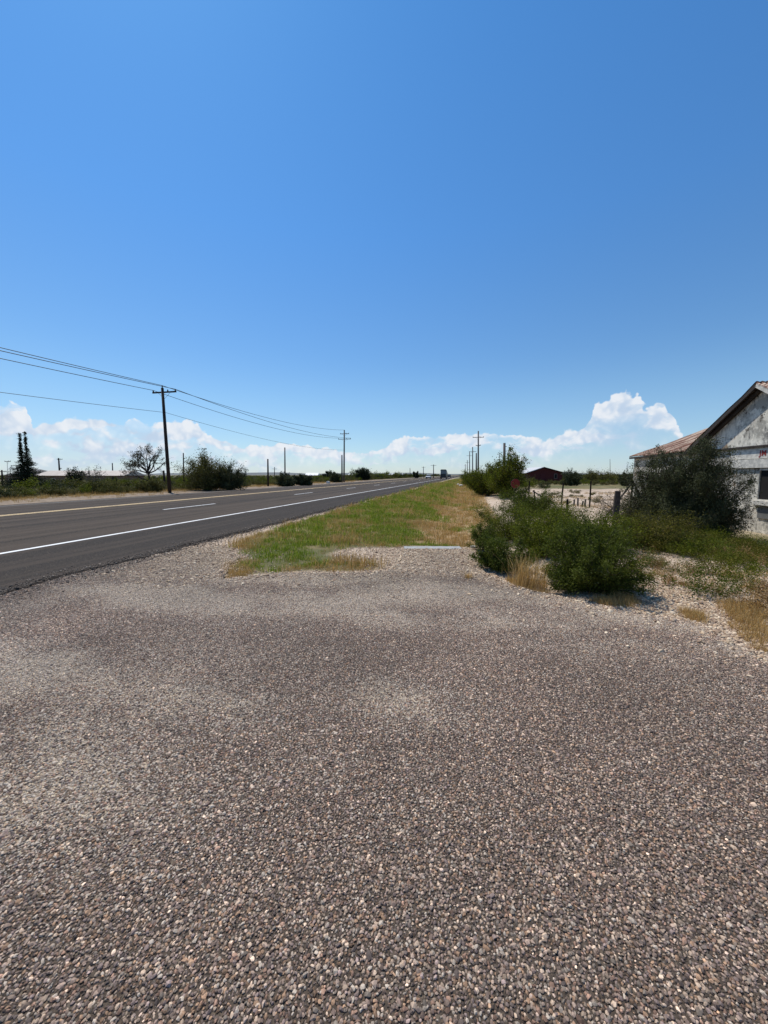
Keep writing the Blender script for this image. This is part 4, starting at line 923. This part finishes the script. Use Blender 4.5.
# ledge, sign board, lintel, sill, corner boards
MB().box((-.05, (YE+YN)/2-.2, EH-.03), (.10, YN-YE-.6, .055)).build('ledge', M_wood, Bt)
MB().box((-.035, (wy0+wy1)/2+.0, 2.08), (.07, 3.4, .26)).build('lintel', M_pw, Bt)
MB().box((-.05, (wy0+wy1)/2, wz0-.04), (.16, wy1-wy0+.1, .13)).build('sill', M_pw, Bt)
MB().box((-.012, (wy0+wy1)/2+.0, 2.38), (.022, 3.6, .3)).build('sign_board', M_pw, Bt)
wf = MB(); wf.prism([(wy0, wz0), (wy1, wz0), (wy1, wz0+.06), (wy0+.06, wz0+.06), (wy0+.06, wz1-.05), (wy1, wz1-.05), (wy1, wz1), (wy0, wz1)], 'x', .0, .03)
w1 = wf.build('window', M_pw, Bt)
MB().box((.045, (wy0+wy1)/2, (wz0+wz1)/2), (.02, wy1-wy0-.01, wz1-wz0-.01)).build('painted_dark_opening', M_int, w1)  # near-black sheet, paints the darkness inside the open window
MB().box((-.018, (wy0+wy1)/2-.05, .62), (.035, wy1-wy0-.1, .34)).build('panel', simple('grey_panel', (.16, .16, .155), .8, .3, 6), Bt)
wf = MB(); wf.prism([(oy0, oz1-.08), (oy1, oz1-.08), (oy1, oz1), (oy0, oz1)], 'x', .02, .12); wf.build('window', M_pw, Bt)
# red hand-painted letters, cut off by the frame
M_letter = simple('red_lettering', (.36, .05, .04), .8, .5, 25)
tcv = bpy.data.curves.new('lettering', 'FONT'); tcv.body = 'JM'; tcv.size = .22; tcv.extrude = .002; tcv.offset = .008; tcv.space_character = 1.1
tob = bpy.data.objects.new('tmp', tcv); COL.objects.link(tob); dg_ = bpy.context.evaluated_depsgraph_get(); lm = bpy.data.meshes.new_from_object(tob.evaluated_get(dg_)); bpy.data.objects.remove(tob)
lm.materials.clear(); lm.materials.append(M_letter); lm.name = 'lettering'
link('lettering', lm, Bt, (-.027, 12.72-BY, 2.31), (R(90), 0, R(-90)))

# ------------------------------------------------------------------ red barn
d_ = 78; p = at(545, 480, d_); Rb = thing('red_barn', 'dark red barn with a low gable and a pale metal roof on the plain', 'barn', on(p), YAW-.10)
M_rb = simple('dark_red_boards', (.10, .02, .018), .85, .3, 3); M_rr = simple('pale_metal_roof', (.62, .6, .58), .5, .15, 2); k1 = d_/F
w_, e_, r_ = 33*k1/2, CAMH+3.2*k1, CAMH+8.6*k1
MB().prism([(-w_, -.2), (w_, -.2), (w_, e_), (-.12*w_, r_-.12), (-w_, e_)], 'y', 0, 11).build('wall', M_rb, Rb)
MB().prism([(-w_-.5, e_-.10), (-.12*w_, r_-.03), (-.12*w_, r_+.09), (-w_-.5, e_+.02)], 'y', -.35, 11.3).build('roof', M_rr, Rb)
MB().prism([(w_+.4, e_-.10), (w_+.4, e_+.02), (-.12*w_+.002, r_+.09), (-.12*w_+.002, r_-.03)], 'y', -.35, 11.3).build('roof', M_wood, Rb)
wn = MB().box((10*k1, -.03, 1.45), (3.2*k1, .06, 1.1)).build('window', simple('barn_window_frame', (.16, .11, .09), .7), Rb); MB().box((10*k1, -.07, 1.45), (1.9*k1, .03, .8)).build('pane', M_int, wn)
MB().box((-2.5*k1, -.04, .95), (.95, .06, 1.95)).build('door', simple('barn_door', (.10, .02, .02), .8), Rb)

# ------------------------------------------------------------------ far houses on the left
def house(px0, px1, eave_y, top_y, d_, label, roofmat, wallmat, depth=9, hip=False, name='house', cat='house'):
    k1 = d_/F; c0, c1 = at(px0, 480, d_), at(px1, 480, d_); mid = (c0+c1)/2; w_ = (c1-c0).length/2; ez = CAMH+(475-eave_y)*k1; rz2 = CAMH+(475-top_y)*k1
    ez -= hz(mid); rz2 -= hz(mid); ez = max(ez, 1.5); rz2 = max(rz2, ez+.5)
    t = thing(name, label, cat, on(mid), YAW); gz = hz(mid)
    MB().box((0, depth/2, ez/2-.1), (2*w_-.8, depth-.8, ez+.2)).build('wall', wallmat, t)
    ins_ = w_*.75 if hip else 0
    A = [(-w_, 0, ez), (w_, 0, ez), (w_, depth, ez), (-w_, depth, ez), (-w_+ins_, depth/2, rz2), (w_-ins_, depth/2, rz2)]
    MB().add(A, [(0, 1, 5, 4), (2, 3, 4, 5), (1, 2, 5), (3, 0, 4), (3, 2, 1, 0)]).build('roof', roofmat, t)
    for k_ in range(3):
        f = MB().box((w_*(-.6+.5*k_), .37, ez*.55), (1.0, .06, .8)).build('window', M_pw, t); MB().box((w_*(-.6+.5*k_), .33, ez*.55), (.8, .04, .62)).build('pane', M_int, f)
    MB().box((w_*.75, .37, 1.0), (.95, .06, 2.0)).build('door', M_wood, t)
    return t
M_pr = simple('pale_pinkish_roof', (.55, .47, .40), .7, .2, 1); M_gr = simple('grey_shingle_roof', (.13, .12, .12), .85, .3, 2); M_hw = simple('far_house_wall', (.22, .15, .12), .9, .3, 2); M_wr = simple('white_metal_roof', (.75, .74, .72), .5, .1, 1)
house(34, 124, 475.8, 470.6, 84, 'long low house with a pale pinkish roof behind the roadside scrub', M_pr, M_hw, 8)
house(2, 38, 475.5, 469.3, 92, 'low house with a grey hipped roof at the left edge', M_gr, M_hw, 9, True)
house(348, 358, 477, 473.8, 150, 'small building with a white roof between the double crossarm pole and the round evergreen', M_wr, M_hw, 7, name='shed', cat='shed')
house(384, 403, 476, 473.6, 190, 'long low shed with a white roof far along the left side of the road', M_wr, M_hw, 8, name='shed', cat='shed')
house(600, 608, 475, 473.2, 300, 'tiny white roofed shed far across the right hand plain', M_wr, M_hw, 8, name='shed', cat='shed')
house(305, 318, 475.5, 473, 260, 'pale roofed shed far away above the two dark bushes', M_wr, M_hw, 8, name='shed', cat='shed')

# ------------------------------------------------------------------ vehicles
M_tyre = simple('tyre_rubber', (.02, .02, .02), .9); M_glass = simple('tinted_glass', (.03, .04, .045), .15, .1); M_dkp = simple('dark_vehicle_paint', (.035, .04, .042), .35, .2, 2); M_wp = simple('white_vehicle_paint', (.75, .75, .74), .35, .1, 1)
M_gry = simple('grey_box_panel', (.22, .25, .25), .5, .2, 1); M_lamp = simple('red_tail_lamp', (.35, .02, .02), .3)
def wheels(t, w_, ys_, r):
    for y_ in ys_:
        for s_ in (-1, 1):
            o = MB().tube([(s_*(w_/2-.24), y_, r), (s_*(w_/2+.0), y_, r)], r, 14).build('wheel', M_tyre, t)
            MB().tube([(s_*(w_/2-.1), y_, r), (s_*(w_/2+.015), y_, r)], r*.55, 10).build('rim', M_gry, o)
def truck(loc):
    t = thing('truck', 'dark high truck driving away in the right lane', 'truck', loc)
    MB().prism([(0, .55), (6.6, .55), (6.6, .95), (0, .95)], 'x', -1.15, 1.15).build('chassis', M_dkp, t)
    MB().prism([(4.7, .96), (6.9, .96), (6.9, 1.9), (6.5, 2.0), (6.2, 2.75), (4.7, 2.85)], 'x', -1.1, 1.1).build('cab', M_dkp, t)
    MB().box((0, 4.67, 2.3), (1.7, .05, .6)).build('window', M_glass, t)
    MB().prism([(-1.0, .96), (1.0, .96), (1.0, 3.1), (.75, 3.35), (-.75, 3.35), (-1.0, 3.1)], 'y', .15, 4.5).build('cargo_box', M_gry, t)
    MB().prism([(-1.06, 2.9), (-.8, 3.2), (.8, 3.2), (1.06, 2.9), (1.06, 3.14), (.82, 3.43), (-.82, 3.43), (-1.06, 3.14)], 'y', .05, 4.6).build('roof_rim', M_dkp, t)
    MB().box((0, .11, 1.4), (1.9, .06, .85)).build('tailgate', M_dkp, t)
    for s_ in (-1, 1): MB().box((s_*.95, -.03, .8), (.25, .05, .15)).build('tail_light', M_lamp, t)
    for s_ in (-1, 1): MB().box((s_*1.3, 6.2, 2.1), (.2, .08, .4)).build('mirror', M_dkp, t)
    MB().box((0, -.06, .5), (2.3, .1, .2)).build('bumper', M_dkp, t)
    wheels(t, 2.3, (1.2, 5.7), .5); return t
def car(loc, label, paint_, rz):
    t = thing('car', label, 'car', loc, rz)
    MB().prism([(-2.2, .35), (2.2, .35), (2.25, .75), (1.3, .95), (-1.9, .98), (-2.25, .8)], 'x', -.9, .9).build('body', paint_, t)
    MB().prism([(-1.9, .97), (1.25, .94), (.55, 1.5), (-1.4, 1.55)], 'x', -.78, .78).build('cabin', M_glass, t)
    MB().prism([(-1.42, 1.555), (.57, 1.505), (.5, 1.56), (-1.35, 1.61)], 'x', -.76, .76).build('roof', paint_, t)
    for s_ in (-1, 1): MB().box((s_*.7, 2.23, .68), (.3, .06, .14)).build('headlight', M_wp, t); MB().box((s_*.7, -2.24, .72), (.3, .04, .14)).build('tail_light', M_lamp, t)
    MB().box((0, 2.25, .45), (1.7, .08, .16)).build('bumper', M_dkp, t); wheels(t, 1.8, (-1.4, 1.4), .33); return t
p = at(443.2, 478, 138); truck((p.x, p.y, .04))
p = at(428.5, 477, 150); car((p.x, p.y, .04), 'white car coming towards the camera left of the truck', M_wp, math.pi)
p = at(449.3, 477, 200); car((p.x, p.y, .03), 'small dark car just right of the truck', M_dkp, 0)
print('faces', sum(len(o.data.polygons) for o in bpy.data.objects if o.type == 'MESH'))
